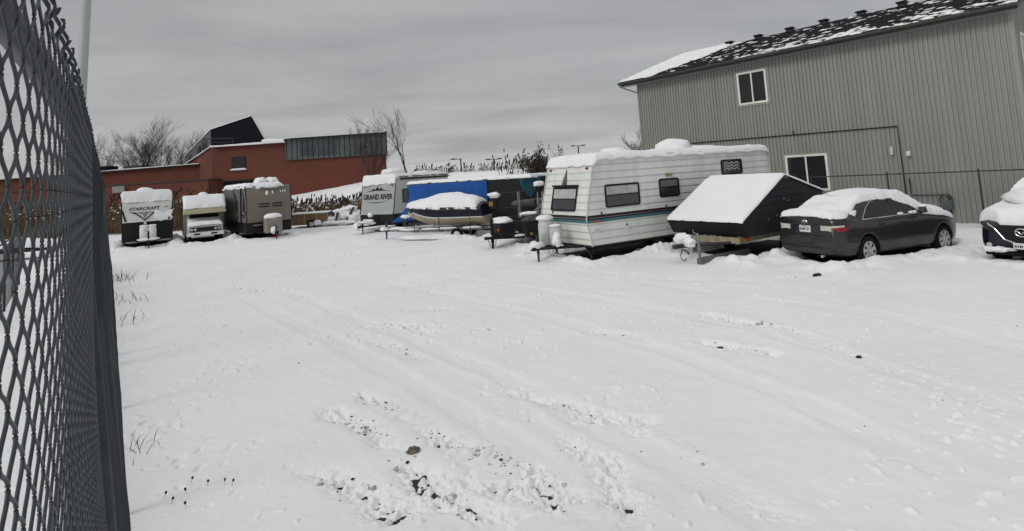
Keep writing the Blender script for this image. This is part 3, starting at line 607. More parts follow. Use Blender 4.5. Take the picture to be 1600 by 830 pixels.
for y in (-1.0, 1.0):
    g = G(fM(fxx, y*1.06, 1.72, .03)); s = 1 if y > 0 else -1
    g.add([(s*-.05, 0, .4), (s*.12, 0, -.25), (s*.03, 0, -.25), (s*-.10, 0, .3)], [(0, 1, 2, 3)]); g.ob('decal', M['black'], t)
tongue(t, 'black', .42, 1.2, .75); jack(t, -1.15, .0, .95, 'black'); tanks(t, -.45, .5, 'whiteplain', .2, .7)
clump('snow_cover', t, (-.45, -.19, 1.2), .2, .2, .06, 2); clump('snow_cover', t, (-.45, .19, 1.2), .2, .2, .06, 3); clump('snow_cover', t, (-.9, .0, .52), .3, .5, .08, 4)
g = G(); g.tube([(0, .12, 1.34), (-.03, .12, 1.34)], .07, 12); g.ob('hatch_light', M['whiteplain'], t); g = G(); g.box(-.15, -.05, -1.0, 1.0, .34, .42); g.ob('bumper_bar', M['steel'], t)
snow('snow_cover', t, lambda a, b: (fxx(2.96-.42*max(0, 1-a/.07))-.05 if a < .07 else .37+5.7*(a-.07)/.93, -1.18+2.36*b, 2.96-.42*max(0, 1-a/.07)), 80, 34, .13, 21, r=.16, jit=.08, droop=.08, bot=.03)
clump('snow_cover', t, (.9, .1, 3.1), .35, .38, .16, 4, amp=.12)
snow('snow_cover', t, lambda a, b: (fxx(1.55+.42*b)-.04, -1.2+.85*a, 1.5+.46*b-.10*math.sin(a*PI)), 22, 16, .09, 31, r=.12, jit=.1, bot=.02)
# overcab motorhome
t = thing('motorhome', (*RV, 0), RVA, 'small cream overcab motorhome with snowy bonnet between two campers', 'motorhome')
g = G(); g.prism([(1.9, .45), (1.9, 1.75), (.45, 1.75), (.38, 1.95), (.75, 2.68), (6.2, 2.72), (6.2, .5)], -1.12, 1.12); fixn(g.ob('body', M['cream'], t, bevel=.06, seg=3))
g = G(); g.box(.36, .48, -1.125, 1.125, 1.76, 1.94); g.ob('trim_band', M['creamband'], t, bevel=.02)
g = G(); g.prism([(.0, .62), (-.02, .98), (.1, 1.12), (1.1, 1.22), (1.55, 1.72), (2.2, 1.74), (2.2, .5), (.1, .5)], -.92, .92); fixn(g.ob('cab', M['dwhite'], t, bevel=.05, seg=3))
g = G(frameM((1.29, 0, 1.47), (0, -1, 0), (.45, 0, .5))); g.prism(rrect(1.55, .5, .08), 0, .05); fixn(g.ob('windscreen', M['glass'], t))
g = G(); g.box(-.045, 0, -.80, .80, .74, .98); gr = g.ob('grille', M['black'], t, bevel=.01)
for y in (-.62, .62):
    for dy in (-.09, .09): g = G(); g.tube([(-.05, y+dy, .86), (-.075, y+dy, .86)], .07, 14); g.ob('headlight', M['lensw'], t)
g = G(); g.box(-.16, -.02, -.98, .98, .48, .70); g.ob('bumper', M['chrome'], t, bevel=.03); 
g = G(); g.box(-.175, -.162, -.17, .17, .50, .66); g.ob('licence_plate', M['whiteplain'], t); g = G(); g.box(-.168, -.162, -.6, -.28, .54, .64); g.box(-.168, -.162, .28, .6, .54, .64); g.ob('bumper_slots', M['black'], t)
for s in (-1, 1): wheel(t, .75, s*.82, .34, .35, .2, s); wheel(t, 4.6, s*.85, .34, .35, .25, s)
Mx = frameM((.95, 1.125, 2.2), (-1, 0, 0), UPZ); window(t, Mx, .5, .5, .1, .05, curtain=None); Mx = frameM((3.2, 1.125, 1.9), (-1, 0, 0), UPZ); window(t, Mx, .9, .55, .1, .05, curtain='curtain', bar=0)
g = G(frameM((1.75, 1.14, 1.6), (-1, 0, 0), UPZ)); g.add([(.5, 0, -.9), (.62, 0, -.9), (.3, 0, .3), (.2, 0, .3)], [(0, 1, 2, 3)]); g.ob('decal', M['black'], t)
snow('snow_cover', t, lambda a, b: (.42+.36*min(1, a/.1)+5.3*max(0, a-.1), -1.1+2.2*b, 2.12+.60*min(1, a/.1) if a < .1 else 2.72), 70, 34, .12, 41, r=.15, jit=.06, droop=.05, bot=.02)
clump('snow_cover', t, (1.3, .05, 2.85), .3, .26, .16, 8, amp=.12)
snow('snow_cover', t, lambda a, b: (-.02+1.3*a, -.9+1.8*b, 1.08+.17*a+(.12*max(0, a-.8)*5)+.04*math.sin(PI*b)), 26, 30, .15, 43, r=.2, jit=.04, bot=.03)
t.scale = (.93, .93, .93)
# beige camper
t, hw, fxx = camper('travel_trailer', BE, BEA, 'beige camper with black skirt, grey sides and storage box on its hitch', 6.3, 2.36, 3.0, [(.1, .4), (.0, 1.1), (.02, 2.4), (.22, 2.95)], 'beige', 'greyside', 'black', .98)
g = G(frameM((1.15, hw+.012, 1.95), (-1, 0, 0), UPZ)); g.box(-.06, .06, 0, .05, -1.5, 1.02); g.ob('slide_trim', M['black'], t)
g = G(frameM((.55, hw+.01, 1.95), (-1, 0, 0), UPZ)); g.prism(rrect(.22, .75, .08), 0, .03); g.ob('side_window', M['black'], t); 
g = G(frameM((2.3, hw+.01, 1.9), (-1, 0, 0), UPZ)); g.prism(rrect(.5, .6, .06), 0, .03); g.ob('side_window', M['glass2'], t)
for (pts_) in ([(-.35, .8), (.05, .55), (.35, -.2), (.25, -.25), (-.05, .4), (-.35, .7)], [(.5, -.3), (.0, -.62), (-.4, -.5), (-.4, -.58), (.0, -.75), (.5, -.42)]):
    g = G(frameM((.6, hw+.012, 1.95), (-1, 0, 0), UPZ)); g.add([(p[0], .004, p[1]) for p in pts_], [tuple(range(6))]); g.ob('decal', M['charcoal'], t)
    g = G(frameM((2.6, hw+.012, 1.75), (-1, 0, 0), UPZ)); g.add([(p[0]*1.4, .004, p[1]*1.2) for p in pts_], [tuple(range(6))]); g.ob('decal', M['charcoal'], t)
for y in (.26, -.42):
    for z in (1.80, 1.94): g = G(fM(fxx, y, z, .01)); g.box(-.27, .27, 0, .012, -.03, .03); g.ob('decal', M['black'], t)
for y, z, r in ((.1, 2.52, .10), (-.2, 2.56, .07), (-.62, 2.58, .05), (-.74, 2.58, .05), (-.86, 2.60, .05)): clump('snow_cover', t, (fxx(z)-.02, y, z), .05, r*.75, r*1.3, z, amp=.2)
g = G(fM(fxx, .62, .83, .03)); g.box(-.22, .22, 0, .02, -.03, .03); g.ob('badge', M['steel'], t)
tongue(t, 'black', .42, 1.3, .8)
sb = G(); sb.box(-.95, -.35, -.42, .42, .40, 1.18); o = sb.ob('storage_box', M['beigelight'], t, bevel=.04); g = G(); g.box(-.96, -.94, -.04, .04, 1.05, 1.12); g.ob('latch', M['chrome'], o)
clump('snow_cover', t, (-.65, 0, 1.26), .34, .45, .17, 12, amp=.12); clump('snow_cover', t, (-1.15, .08, .55), .14, .17, .18, 13, amp=.2); jack(t, -1.3, 0, .8)
snow('snow_cover', t, lambda a, b: (.15+6*a, -.75+1.98*b, 2.96), 70, 30, .16, 51, r=.18, jit=.12, droop=.14, bot=.03)
clump('snow_cover', t, (.8, .25, 3.2), .5, .32, .22, 14, amp=.2); clump('snow_cover', t, (.9, -.38, 3.18), .5, .36, .22, 15, amp=.2); clump('snow_cover', t, (.1, -.15, 2.92), .2, .55, .14, 16, amp=.3)
rc = thing('traffic_cone', (*at(431, 371), .03), 0, 'small red cone beside the hitch of the beige camper', 'traffic cone')
g = G(); g.lathe([(.16, .05), (.14, .1), (.03, .62), (.01, .64)], 16); g.ob('cone', M['cone'], rc, smooth=True); g = G(); g.box(-.2, .2, -.2, .2, 0, .06); g.ob('base', M['cone'], rc, bevel=.01)
# grey camper with mountain lettering
t, hw, fxx = camper('travel_trailer', GR, GRA, 'grey camper with mountain lettering on its front, next to the blue tarp', 5.0, 2.42, 3.0, [(-.1, .4), (-.06, .95), (.0, 1.1), (.30, 2.95)], 'grey', 'white', 'black', .98)
text('lettering', 'GRAND RIVER', M['charcoal'], t, fM(fxx, 0, 1.92, .012), 2.12, .30, bold=.03)
g = G(fM(fxx, .02, 2.25, .012)); g.add([(-.9, 0, -.06), (-.45, 0, .04), (-.32, 0, .14), (-.22, 0, .06), (-.05, 0, .22), (.1, 0, .08), (.22, 0, .17), (.4, 0, .04), (.95, 0, -.04), (.3, 0, .0), (-.3, 0, .0)], [(0, 1, 10), (1, 2, 3, 10), (3, 4, 5, 9, 10), (5, 6, 7, 9), (7, 8, 9)]); g.ob('mountain_emblem', M['charcoal'], t)
g = G(fM(fxx, .02, 1.66, .012)); g.add([(-.85, 0, .04), (-.3, 0, -.03), (.3, 0, -.02), (.8, 0, .05), (.3, 0, -.06), (-.3, 0, -.08)], [(0, 1, 5), (1, 2, 4, 5), (2, 3, 4)]); g.ob('river_emblem', M['tealdark'], t)
for y in (-1.0, 1.0): g = G(fM(fxx, y, 2.5, .01)); g.lathe([(.05, 0), (.05, .02)], 10, (0, 0, 0), 'y'); g.ob('marker_lamp', M['black'], t)
Mx = frameM((1.3, -hw-.005, 1.9), (1, 0, 0), UPZ); window(t, Mx, 1.1, .75, .05, .04, curtain=None)
g = G(); g.box(.6, 4.9, -hw-.06, -hw, 2.78, 2.88); g.ob('awning_roller', M['dsteel'], t)
tongue(t, 'black', .45, 1.3, .75); jack(t, -1.1, 0, .9, 'dsteel'); 
clump('snow_cover', t, (-.8, .0, .62), .36, .5, .14, 22, amp=.35); clump('snow_cover', t, (-.4, .1, .98), .13, .16, .12, 23); clump('snow_cover', t, (-1.25, .25, .45), .15, .2, .2, 24, amp=.4)
snow('snow_cover', t, lambda a, b: (fxx(2.98-.3*max(0, 1-a/.06))-.05 if a < .06 else .2+4.9*(a-.06)/.94, -1.22+2.44*b, 2.97-.3*max(0, 1-a/.06)), 70, 30, .15, 61, r=.16, jit=.08, droop=.10, bot=.04)
clump('snow_cover', t, (1.3, -.1, 3.22), .7, .5, .26, 25, amp=.2); clump('snow_cover', t, (3.6, -.5, 3.12), .9, .5, .12, 26, amp=.2)
# ---- dark enclosed trailer with blue tarp -----------------------------------------------------
t = thing('enclosed_trailer', (*DT, 0), DTA, 'long dark enclosed trailer with teal nose behind the covered boat', 'trailer')
DL = 6.55
g = G(); g.box(0, DL, 0, 2.2, .45, 2.52); g.ob('body', M['charcoal'], t, bevel=.03)
g = G(); g.prism([(DL, 0), (DL+.75, 1.1), (DL, 2.2)], .45, 2.52, 'z'); fixn(g.ob('nose', M['charcoal'], t, bevel=.02))
g = G(); q = (1.1, .0); g.add([(DL-.16, -.012, 2.50), (DL+.02, -.012, 2.50), (DL+.02, -.012, 1.9)], [(0, 1, 2)]); g.add([(DL+.0, -.012, 2.50), (DL+.6, .88-.012, 2.50), (DL+.25, .36-.012, 1.55), (DL, -.012, 1.9)], [(0, 1, 2, 3)]); g.ob('teal_panel', M['tealdark'], t)
g = G(); g.box(-.01, DL+.01, -.02, .0, 2.46, 2.54); g.box(-.01, DL, -.02, 0, .45, .55); g.ob('side_rail', M['dsteel'], t)
for x in (2.9, 3.8): wheel(t, x, .15, .33, .34, .22, -1)
snow('snow_cover', t, lambda a, b: (0+(DL+.5)*a, -.04+2.25*b, 2.53), 90, 26, .13, 71, r=.16, jit=.05, droop=.03, bot=.03)
tp = thing('tarpaulin', (*DT, 0), DTA, 'bright blue tarpaulin hung over the side of the dark trailer', 'tarpaulin')
def tarpP(a, b):
    x = -.05+4.78*a; top = 2.49; left = max(0, 1-a*3.2)
    bot_ = .75+.25*(1-left)*math.sin(a*9)*.2-.15*left; z = bot_+(top-bot_)*b
    x += .30*left*math.sin(b*PI*.9)-(.85*left)*(1-b)**2.2
    y = -.06-.035*math.sin(x*6+b*2)*(1-b)-.03*math.sin(x*15+3*b)*(1-b)-.10*(1-b)*left*1.5
    return (x, y, z)
g = G(); g.grid(tarpP, 90, 26); o = g.ob('sheet', M['tarp'], tp, smooth=True); so_ = o.modifiers.new('s', 'SOLIDIFY'); so_.thickness = .006
g = G(); g.tube([tarpP(a/30, 1) for a in range(31)], .014, 5); g.ob('hem', M['navy'], tp)
# ---- covered boat on its trailer -----------------------------------------------------------------
BZ = .60; BL = 3.75
def boat_w(s): return .92*(1-(1-min(1, s/.62))**2.4)**.62 if s < .62 else .92-.06*(s-.62)/.38
def boat_sec(s, k):   # k 0 keel..1 gunwale
    kz = .50*max(0, 1-s/.42)**1.7; gz = .80+.16*(1-s)**1.5
    w_ = boat_w(s)+.02
    if k < .5: kk = k/.5; return (w_*.82*kk**.8, kz+(gz*.46-kz*.2)*kk**1.3*(1) if kz < .3 else kz+(gz-kz)*.4*kk)
    kk = (k-.5)/.5; z_m = (kz+(gz*.46-kz*.2)) if kz < .3 else kz+(gz-kz)*.4
    return (w_*(.82+.18*kk), z_m+(gz-z_m)*kk)
bt = thing('motorboat', (*BT, BZ), BTA, 'navy and cream motorboat under a dark canvas cover piled with snow', 'boat')
def hull(k0, k1, m, nm, off=0):
    g = G()
    for sg in (-1, 1): g.grid(lambda a, b: ((lambda w_, z: (a*BL+.0, sg*(w_+off), z))(*boat_sec(max(a, .004), k0+(k1-k0)*b))), 44, 8)
    g.add([(BL, s*boat_sec(1, k0+(k1-k0)*i/8)[0], boat_sec(1, k0+(k1-k0)*i/8)[1]) for s in (-1, 1) for i in range(9)], [tuple(range(8, -1, -1))+tuple(range(9, 18))])
    o = g.ob(nm, M[m], bt, smooth=False); return o
hull(0, .50, 'hullcream', 'lower_hull'); hull(.49, .54, 'whiteplain', 'rub_strip', .012); hull(.52, 1, 'navy', 'upper_hull', .004)
def covz(s, t_): 
    c = sm(s, [(0, .98), (.2, 1.10), (.45, 1.30), (.62, 1.32), (.82, 1.17), (1, .98)]); gz = .80+.16*(1-s)**1.5+.0
    return gz+(c-gz)*(1-abs(t_)**1.9)
g = G(); g.grid(lambda a, b: (a*BL*.995, (2*b-1)*(boat_w(max(a, .003))+.05), covz(a, 2*b-1)), 50, 24)
for sg in (-1, 1): g.grid(lambda a, b: (a*BL*.995, sg*(boat_w(max(a, .003))+.05+.01*math.sin(a*60)), covz(a, 1)-.10*b*(1+.25*math.sin(a*35))), 60, 3)
o = g.ob('canvas_cover', M['boatcover'], bt, smooth=True)
snow('snow_cover', bt, lambda a, b: (-.02+BL*.96*a, (2*b-1)*(boat_w(max(a*.96, .01))+.06), covz(a*.96, (2*b-1))), 90, 36, .14, 81, r=.2, jit=.05, bot=.05, droop=.05, lump=.25)
om = thing('outboard_motor', (0, 0, 0), 0, '', ''); bpy.data.objects.remove(om)
g = G(); g.box(BL+.12, BL+.52, -.2, .2, .62, 1.18, .05, .05); ob_ = g.ob('outboard_motor', M['black'], bt, bevel=.06, seg=3); g = G(); g.box(BL+.22, BL+.36, -.09, .09, -.05, .62); g.ob('motor_leg', M['black'], ob_, bevel=.02)
g = G(); g.box(BL+.16, BL+.34, -.215, -.19, .76, .96); g.ob('yellow_decal', M['yellow'], ob_, bevel=.03); clump('snow_cover', bt, (BL+.36, -.02, 1.22), .27, .22, .13, 31, amp=.25)
bl = thing('boat_trailer', (*BT, 0), BTA, 'snowy boat trailer with guide posts carrying the covered motorboat', 'trailer')
g = G()
for s in (-1, 1): g.tube([(-.9, s*.06, .48), (.6, s*.62, .48), (BL-.1, s*.68, .48)], .05, 4)
for x in (.6, 2, 3.4, BL-.2): g.box(x-.04, x+.04, -.68, .68, .43, .52)
g.ob('frame', M['steel'], bl); g = G(); g.tube([(-.9, 0, .48), (-1.5, 0, .48)], .045, 4); g.box(-1.7, -1.45, -.06, .06, .44, .54); g.ob('drawbar', M['dsteel'], bl); jack(bl, -1.15, 0, .85)
for s in (-1, 1):
    wheel(bl, 2.6, s*.80, .27, .28, .18, s); 
    for x in (.75, 1.9, 3.3): g = G(); g.tube([(x, s*.68, .44), (x, s*1.06, .46), (x, s*1.06, 1.05+.12*(x > 3))], .022, 6); g.ob('guide_post', M['dsteel'], bl)
for x in (.3, 1.3, 2.1, 3.2): clump('snow_cover', bl, (x, -.66, .55), .45, .07, .045, x, amp=.2)
clump('snow_cover', bl, (-.5, 0, .55), .5, .12, .08, 5); clump('snow_cover', bl, (-1.25, .0, .56), .22, .12, .09, 6, amp=.4); clump('snow_cover', bl, (1.6, -.8, .2), 1.6, .25, .12, 7, amp=.3)
g = G(); g.tube([(-.35, 0, .48), (-.05, 0, 1.05)], .04, 6); g.tube([(-.5, -.1, .9), (.15, .1, 1.15)], .03, 6); g.ob('winch_post', M['dsteel'], bl); clump('snow_cover', bl, (-.15, 0, 1.08), .25, .10, .08, 8, amp=.3)
# ---- black utility trailer ------------------------------------------------------------------------
t = thing('utility_trailer', (*UT, 0), UTA, 'black open utility trailer with snow capped tool box on its drawbar', 'trailer')
g = G(); g.box(.95, 3.6, -.85, .95, .46, 1.02); 
g2 = G(); 
for (a_, b_, c_, d_) in ((.95, 1.0, -.9, .9), (3.55, 3.6, -.9, .9), (1.0, 3.55, -.9, -.85), (1.0, 3.55, .85, .9)): g2.box(a_, b_, c_, d_, .46, 1.0)
g2.ob('side_boards', M['charcoal'], t); g = G(); g.box(1.0, 3.55, -.85, .85, .44, .5); g.ob('floor', M['dsteel'], t)
g = G(); g.tube([(.95, -.7, .45), (-.05, -.05, .45)], .045, 4); g.tube([(.95, .7, .45), (-.05, .05, .45)], .045, 4); g.box(-.32, .0, -.05, .05, .41, .5); g.tube([(.9, -.92, .46), (3.6, -.92, .46)], .03, 4); g.ob('frame', M['black'], t)
jack(t, -.02, -.02, 1.15, 'black', r=.045)
g = G(); g.box(.1, .66, -.5, .5, .5, .98); tb = g.ob('tool_box', M['black'], t, bevel=.02); clump('snow_cover', t, (.38, .02, 1.03), .34, .52, .15, 41, amp=.15)
g = G(); g.box(.085, .10, -.36, -.24, .70, .80); g.ob('marker_lamp', M['amber'], tb); g = G(); g.box(1.05, 1.15, -.955, -.925, .52, .6); g.ob('reflector', M['yellow'], t)
g = G(); g.tube([(-.2, 0, .42), (-.12, -.06, .15), (.05, -.1, .2), (.1, -.05, .4)], .015, 5); g.ob('chain', M['dsteel'], t)
clump('snow_cover', t, (-.1, .15, .53), .22, .2, .08, 42, amp=.3); clump('snow_cover', t, (2.2, -.1, .6), 1.2, .75, .12, 43, amp=.2); clump('snow_cover', t, (.9, -.5, .5), .3, .2, .04, 44)
for s in (-1, 1): wheel(t, 2.3, s*1.05, .33, .33, .2, s)
# steel rack with a rolled grey tarp behind it
rk = thing('steel_rack', (.35, 24.2, 0), 4, 'thin grey steel rack standing behind the black utility trailer', 'rack')
for x in (-.25, .7, 1.35, 1.75):
    for y in (0, .9):
        if y and x in (.7, 1.35): continue
        g = G(); g.tube([(x, y, 0), (x, y, 1.95)], .02, 6); g.ob('upright', M['steel'], rk)
for z in (.95, 1.32, 1.95): g = G(); g.tube([(-1.1, 0, z), (1.75, 0, z)], .016, 6); g.tube([(-.25, .9, z), (1.75, .9, z)], .016, 6); g.ob('rail', M['dsteel'], rk)
rl = thing('rolled_tarp', (.35, 24.2, 0), 4, 'grey rolled tarp resting on the thin steel rack', 'rolled tarp')
g = G(); g.tube([(-.6, .2, 1.45), (-.45, .2, 1.47), (.1, .2, 1.48), (.6, .2, 1.50), (1.2, .2, 1.50), (1.5, .2, 1.49)], [.02, .10, .12, .13, .14, .06], 12); g.ob('roll', M['grayroll'], rl, smooth=True); g = G(); g.tube([(.38, .2, 1.49), (.44, .2, 1.49)], .15, 12); g.ob('strap', M['black'], rl)
om = thing('outboard_motor', (.85, 23.6, 0), 10, 'upright outboard motor with snow on its black cowl by the teal nose', 'outboard motor')
g = G(); g.tube([(0, 0, 0), (0, 0, 1.95)], .025, 6); g.tube([(.22, 0, 0), (.22, 0, 1.95)], .02, 6); g.ob('stand', M['steel'], om)
g = G(); g.box(-.12, .36, -.16, .16, 1.92, 2.16, .03, .03); g.ob('cowl', M['black'], om, bevel=.05, seg=3); clump('snow_cover', om, (.08, 0, 2.22), .22, .17, .13, 51, amp=.2); g = G(); g.tube([(.3, 0, 2.05), (.75, -.05, 2.07)], .03, 6); g.ob('tiller', M['black'], om)
cvm = thing('snowmobile', (1.15, 22.9, 0), 200, 'snow covered snowmobile between the utility trailer and the white trailer', 'snowmobile')
g = G(); g.prism([(-.9, .75), (-.85, 1.0), (-.2, 1.08), (.2, 1.3), (.75, 1.1), (1.2, .92), (1.15, .72)], -.3, .3); fixn(g.ob('body', M['grayroll'], cvm, bevel=.06, seg=3)); g = G(); g.prism([(.22, 1.25), (.1, 1.5), (.13, 1.5), (.45, 1.22)], -.22, .22); fixn(g.ob('windshield', M['glass2'], cvm))
g = G(); g.box(-1.0, .6, -.2, .2, .35, .75); g.ob('track', M['black'], cvm, bevel=.1); g = G(); g.tube([(.3, -.35, .36), (1.2, -.35, .36), (1.4, -.35, .5)], .03, 5); g.tube([(.3, .35, .36), (1.2, .35, .36), (1.4, .35, .5)], .03, 5); g.ob('skis', M['black'], cvm)
clump('snow_cover', cvm, (.7, 0, 1.12), .42, .3, .09, 61, amp=.3); clump('snow_cover', cvm, (-.4, 0, 1.08), .42, .28, .08, 62, amp=.3)
# ---- folding A-frame camper ---------------------------------------------------------------------
t = thing('folding_camper', (*CL, 0), CLA, 'wedge shaped black folding camper with its sloping roof under smooth snow', 'folding camper')
cw = 1.27; CP = [(.22, .68), (0, 1.06), (2.05, 2.16), (3.85, 1.61), (3.85, .68)]
g = G(); g.prism(CP, -cw, cw); fixn(g.ob('shell', M['ribblack'], t, bevel=.02))
g = G(); g.tube([(-.01, -cw-.012, 1.06), (2.05, -cw-.012, 2.17), (3.87, -cw-.012, 1.61)], .024, 6); g.tube([(.22, -cw-.01, .68), (0, -cw-.01, 1.06)], .02, 6); g.tube([(0, -cw, 1.06), (0, cw, 1.06)], .024, 6); g.ob('edge_trim', M['black'], t)
g = G(); g.add([(.205, -cw+.02, .70), (.205, cw-.02, .70), (.0, cw-.02, 1.03), (.0, -cw+.02, 1.03)], [(0, 1, 2, 3)]); g.ob('front_panel', M['black'], t)
for x, z in ((1.9, 1.55), (2.1, 1.48), (1.5, 1.12), (1.1, 1.05)): g = G(sM(x, z, -cw-.002)); g.lathe([(.022, 0), (.015, .012)], 10, (0, 0, 0), 'y'); g.ob('rivet', M['steel'], t)
def roofP(a, b):
    x = -.02+3.92*a; z = interp(x, [(0, 1.07), (2.05, 2.17), (3.85, 1.62)]); return (x, -cw-.015+(2*cw+.03)*b, z-.03*max(0, 1-abs(x-2.05)/.25))
snow('snow_cover', t, roofP, 130, 60, .115, 91, r=.13, jit=.012, bot=.01, lump=.10)
g = G(); g.box(.15, 4.3, -1.0, -.94, .52, .66); g.box(.15, 4.3, .94, 1.0, .52, .66); g.box(.12, .2, -1.02, 1.02, .50, .66); g.box(4.1, 4.2, -1, 1, .52, .66); g.ob('chassis', M['tan'], t)
g = G(); g.box(2.5, 4.1, -1.20, -1.14, .60, .66); g.box(2.5, 4.1, -1.17, -1.10, .48, .56); g.ob('side_rail', M['tan'], t); g = G(); g.box(.3, .52, -1.07, -1.02, .54, .63); g.ob('marker_lamp', M['amber'], t, bevel=.01)
g = G(); g.tube([(.2, -.8, .52), (-.95, -.05, .50)], .04, 4); g.tube([(.2, .8, .52), (-.95, .05, .50)], .04, 4); g.box(-1.2, -.9, -.06, .06, .46, .56); g.ob('drawbar', M['dsteel'], t)
jack(t, -.62, -.02, .82, 'steel', y=-.32, r=.032); clump('snow_cover', t, (-.75, .1, .66), .16, .24, .15, 92, amp=.3); clump('snow_cover', t, (-.85, -.22, .6), .14, .16, .12, 93, amp=.35)
g = G(); g.tube([(-.9, 0, .45)]+[(-.85+.14*math.cos(k*.5), -.05+.02*k*.3, .26+.14*math.sin(k*.5)) for k in range(12)], .012, 5); g.ob('cable', M['black'], t)
g = G(); g.box(-.95, 1.1, -.62, -.50, .02, .24); g.ob('ramp_board', M['greyside'], t)
for s in (-1, 1): wheel(t, 2.35, s*.98, .30, .31, .2, s)
g = G(); g.box(1.9, 2.8, -1.12, -.84, .62, .67); g.ob('mudguard', M['black'], t)
# ---- brown wooden box trailer and snowed over heap ---------------------------------------------------
t = thing('box_trailer', (-13.6, 38.0, 0), 6, 'small brown wooden box trailer in front of the dry reeds', 'trailer')
for (a_, b_, c_, d_) in ((-1.15, 1.15, 0, .05), (-1.15, 1.15, 1.35, 1.4), (-1.15, -1.1, .05, 1.35), (1.1, 1.15, .05, 1.35)):
    g = G(); g.box(a_, b_, c_, d_, .25, .98); g.ob('side_board', M['wood'], t)
g = G(); g.box(-1.1, 1.1, .05, 1.35, .3, .36); g.ob('floor', M['wood'], t); g = G()
for x in (-1.17, -.38, .4, 1.11): g.box(x, x+.06, -.03, -.002, .25, .98)
g.box(-1.17, 1.17, -.035, -.001, .92, .98); g.ob('frame', M['tan'], t)
for (a_, b_, c_, d_) in ((-1.15, 1.15, -.02, .06), (-1.15, 1.15, 1.34, 1.4), (-1.16, -1.06, 0, 1.4), (1.06, 1.16, 0, 1.4)): snow('snow_cover', t, lambda a, b: (a_+(b_-a_)*a, c_+(d_-c_)*b, .98), 24, 8, .06, a_, r=.04, jit=.01)
snow('snow_cover', t, lambda a, b: (-1.05+2.1*a, .07+1.25*b, .6), 16, 12, .12, 5, r=.1, jit=.0)
for s in (-1, 1): wheel(t, s*.0+.1, .7+s*.75, .28, .28, .16, s)
clump('snow_cover', t, (.5, -.1, .35), .25, .15, .18, 6)
bp_ = thing('brush_pile', (-11.6, 38.6, 0), 0, 'heap of dark branches and boards buried in lumpy snow', 'brush pile')
for k in range(7):
    g = G(); a_ = random.uniform(-1.2, 1.2); g.tube([(a_, random.uniform(-.5, .2), .15), (a_+random.uniform(-.7, .7), random.uniform(-.5, .3), random.uniform(.5, 1.3))], random.uniform(.05, .11), 6); g.ob('branch', M['bark'], bp_)
for k, (x, y, z, a_, b_, c_) in enumerate(((-.7, 0, .42, .6, .5, .33), (.0, .1, .8, .75, .5, .40), (.75, 0, .62, .5, .5, .4), (.5, .1, 1.12, .42, .4, .2), (-.1, -.35, .25, 1.3, .45, .16), (-1.2, 0, .25, .4, .4, .25))): clump('snow_cover', bp_, (x, y, z), a_, b_, c_, 70+k, amp=.35)
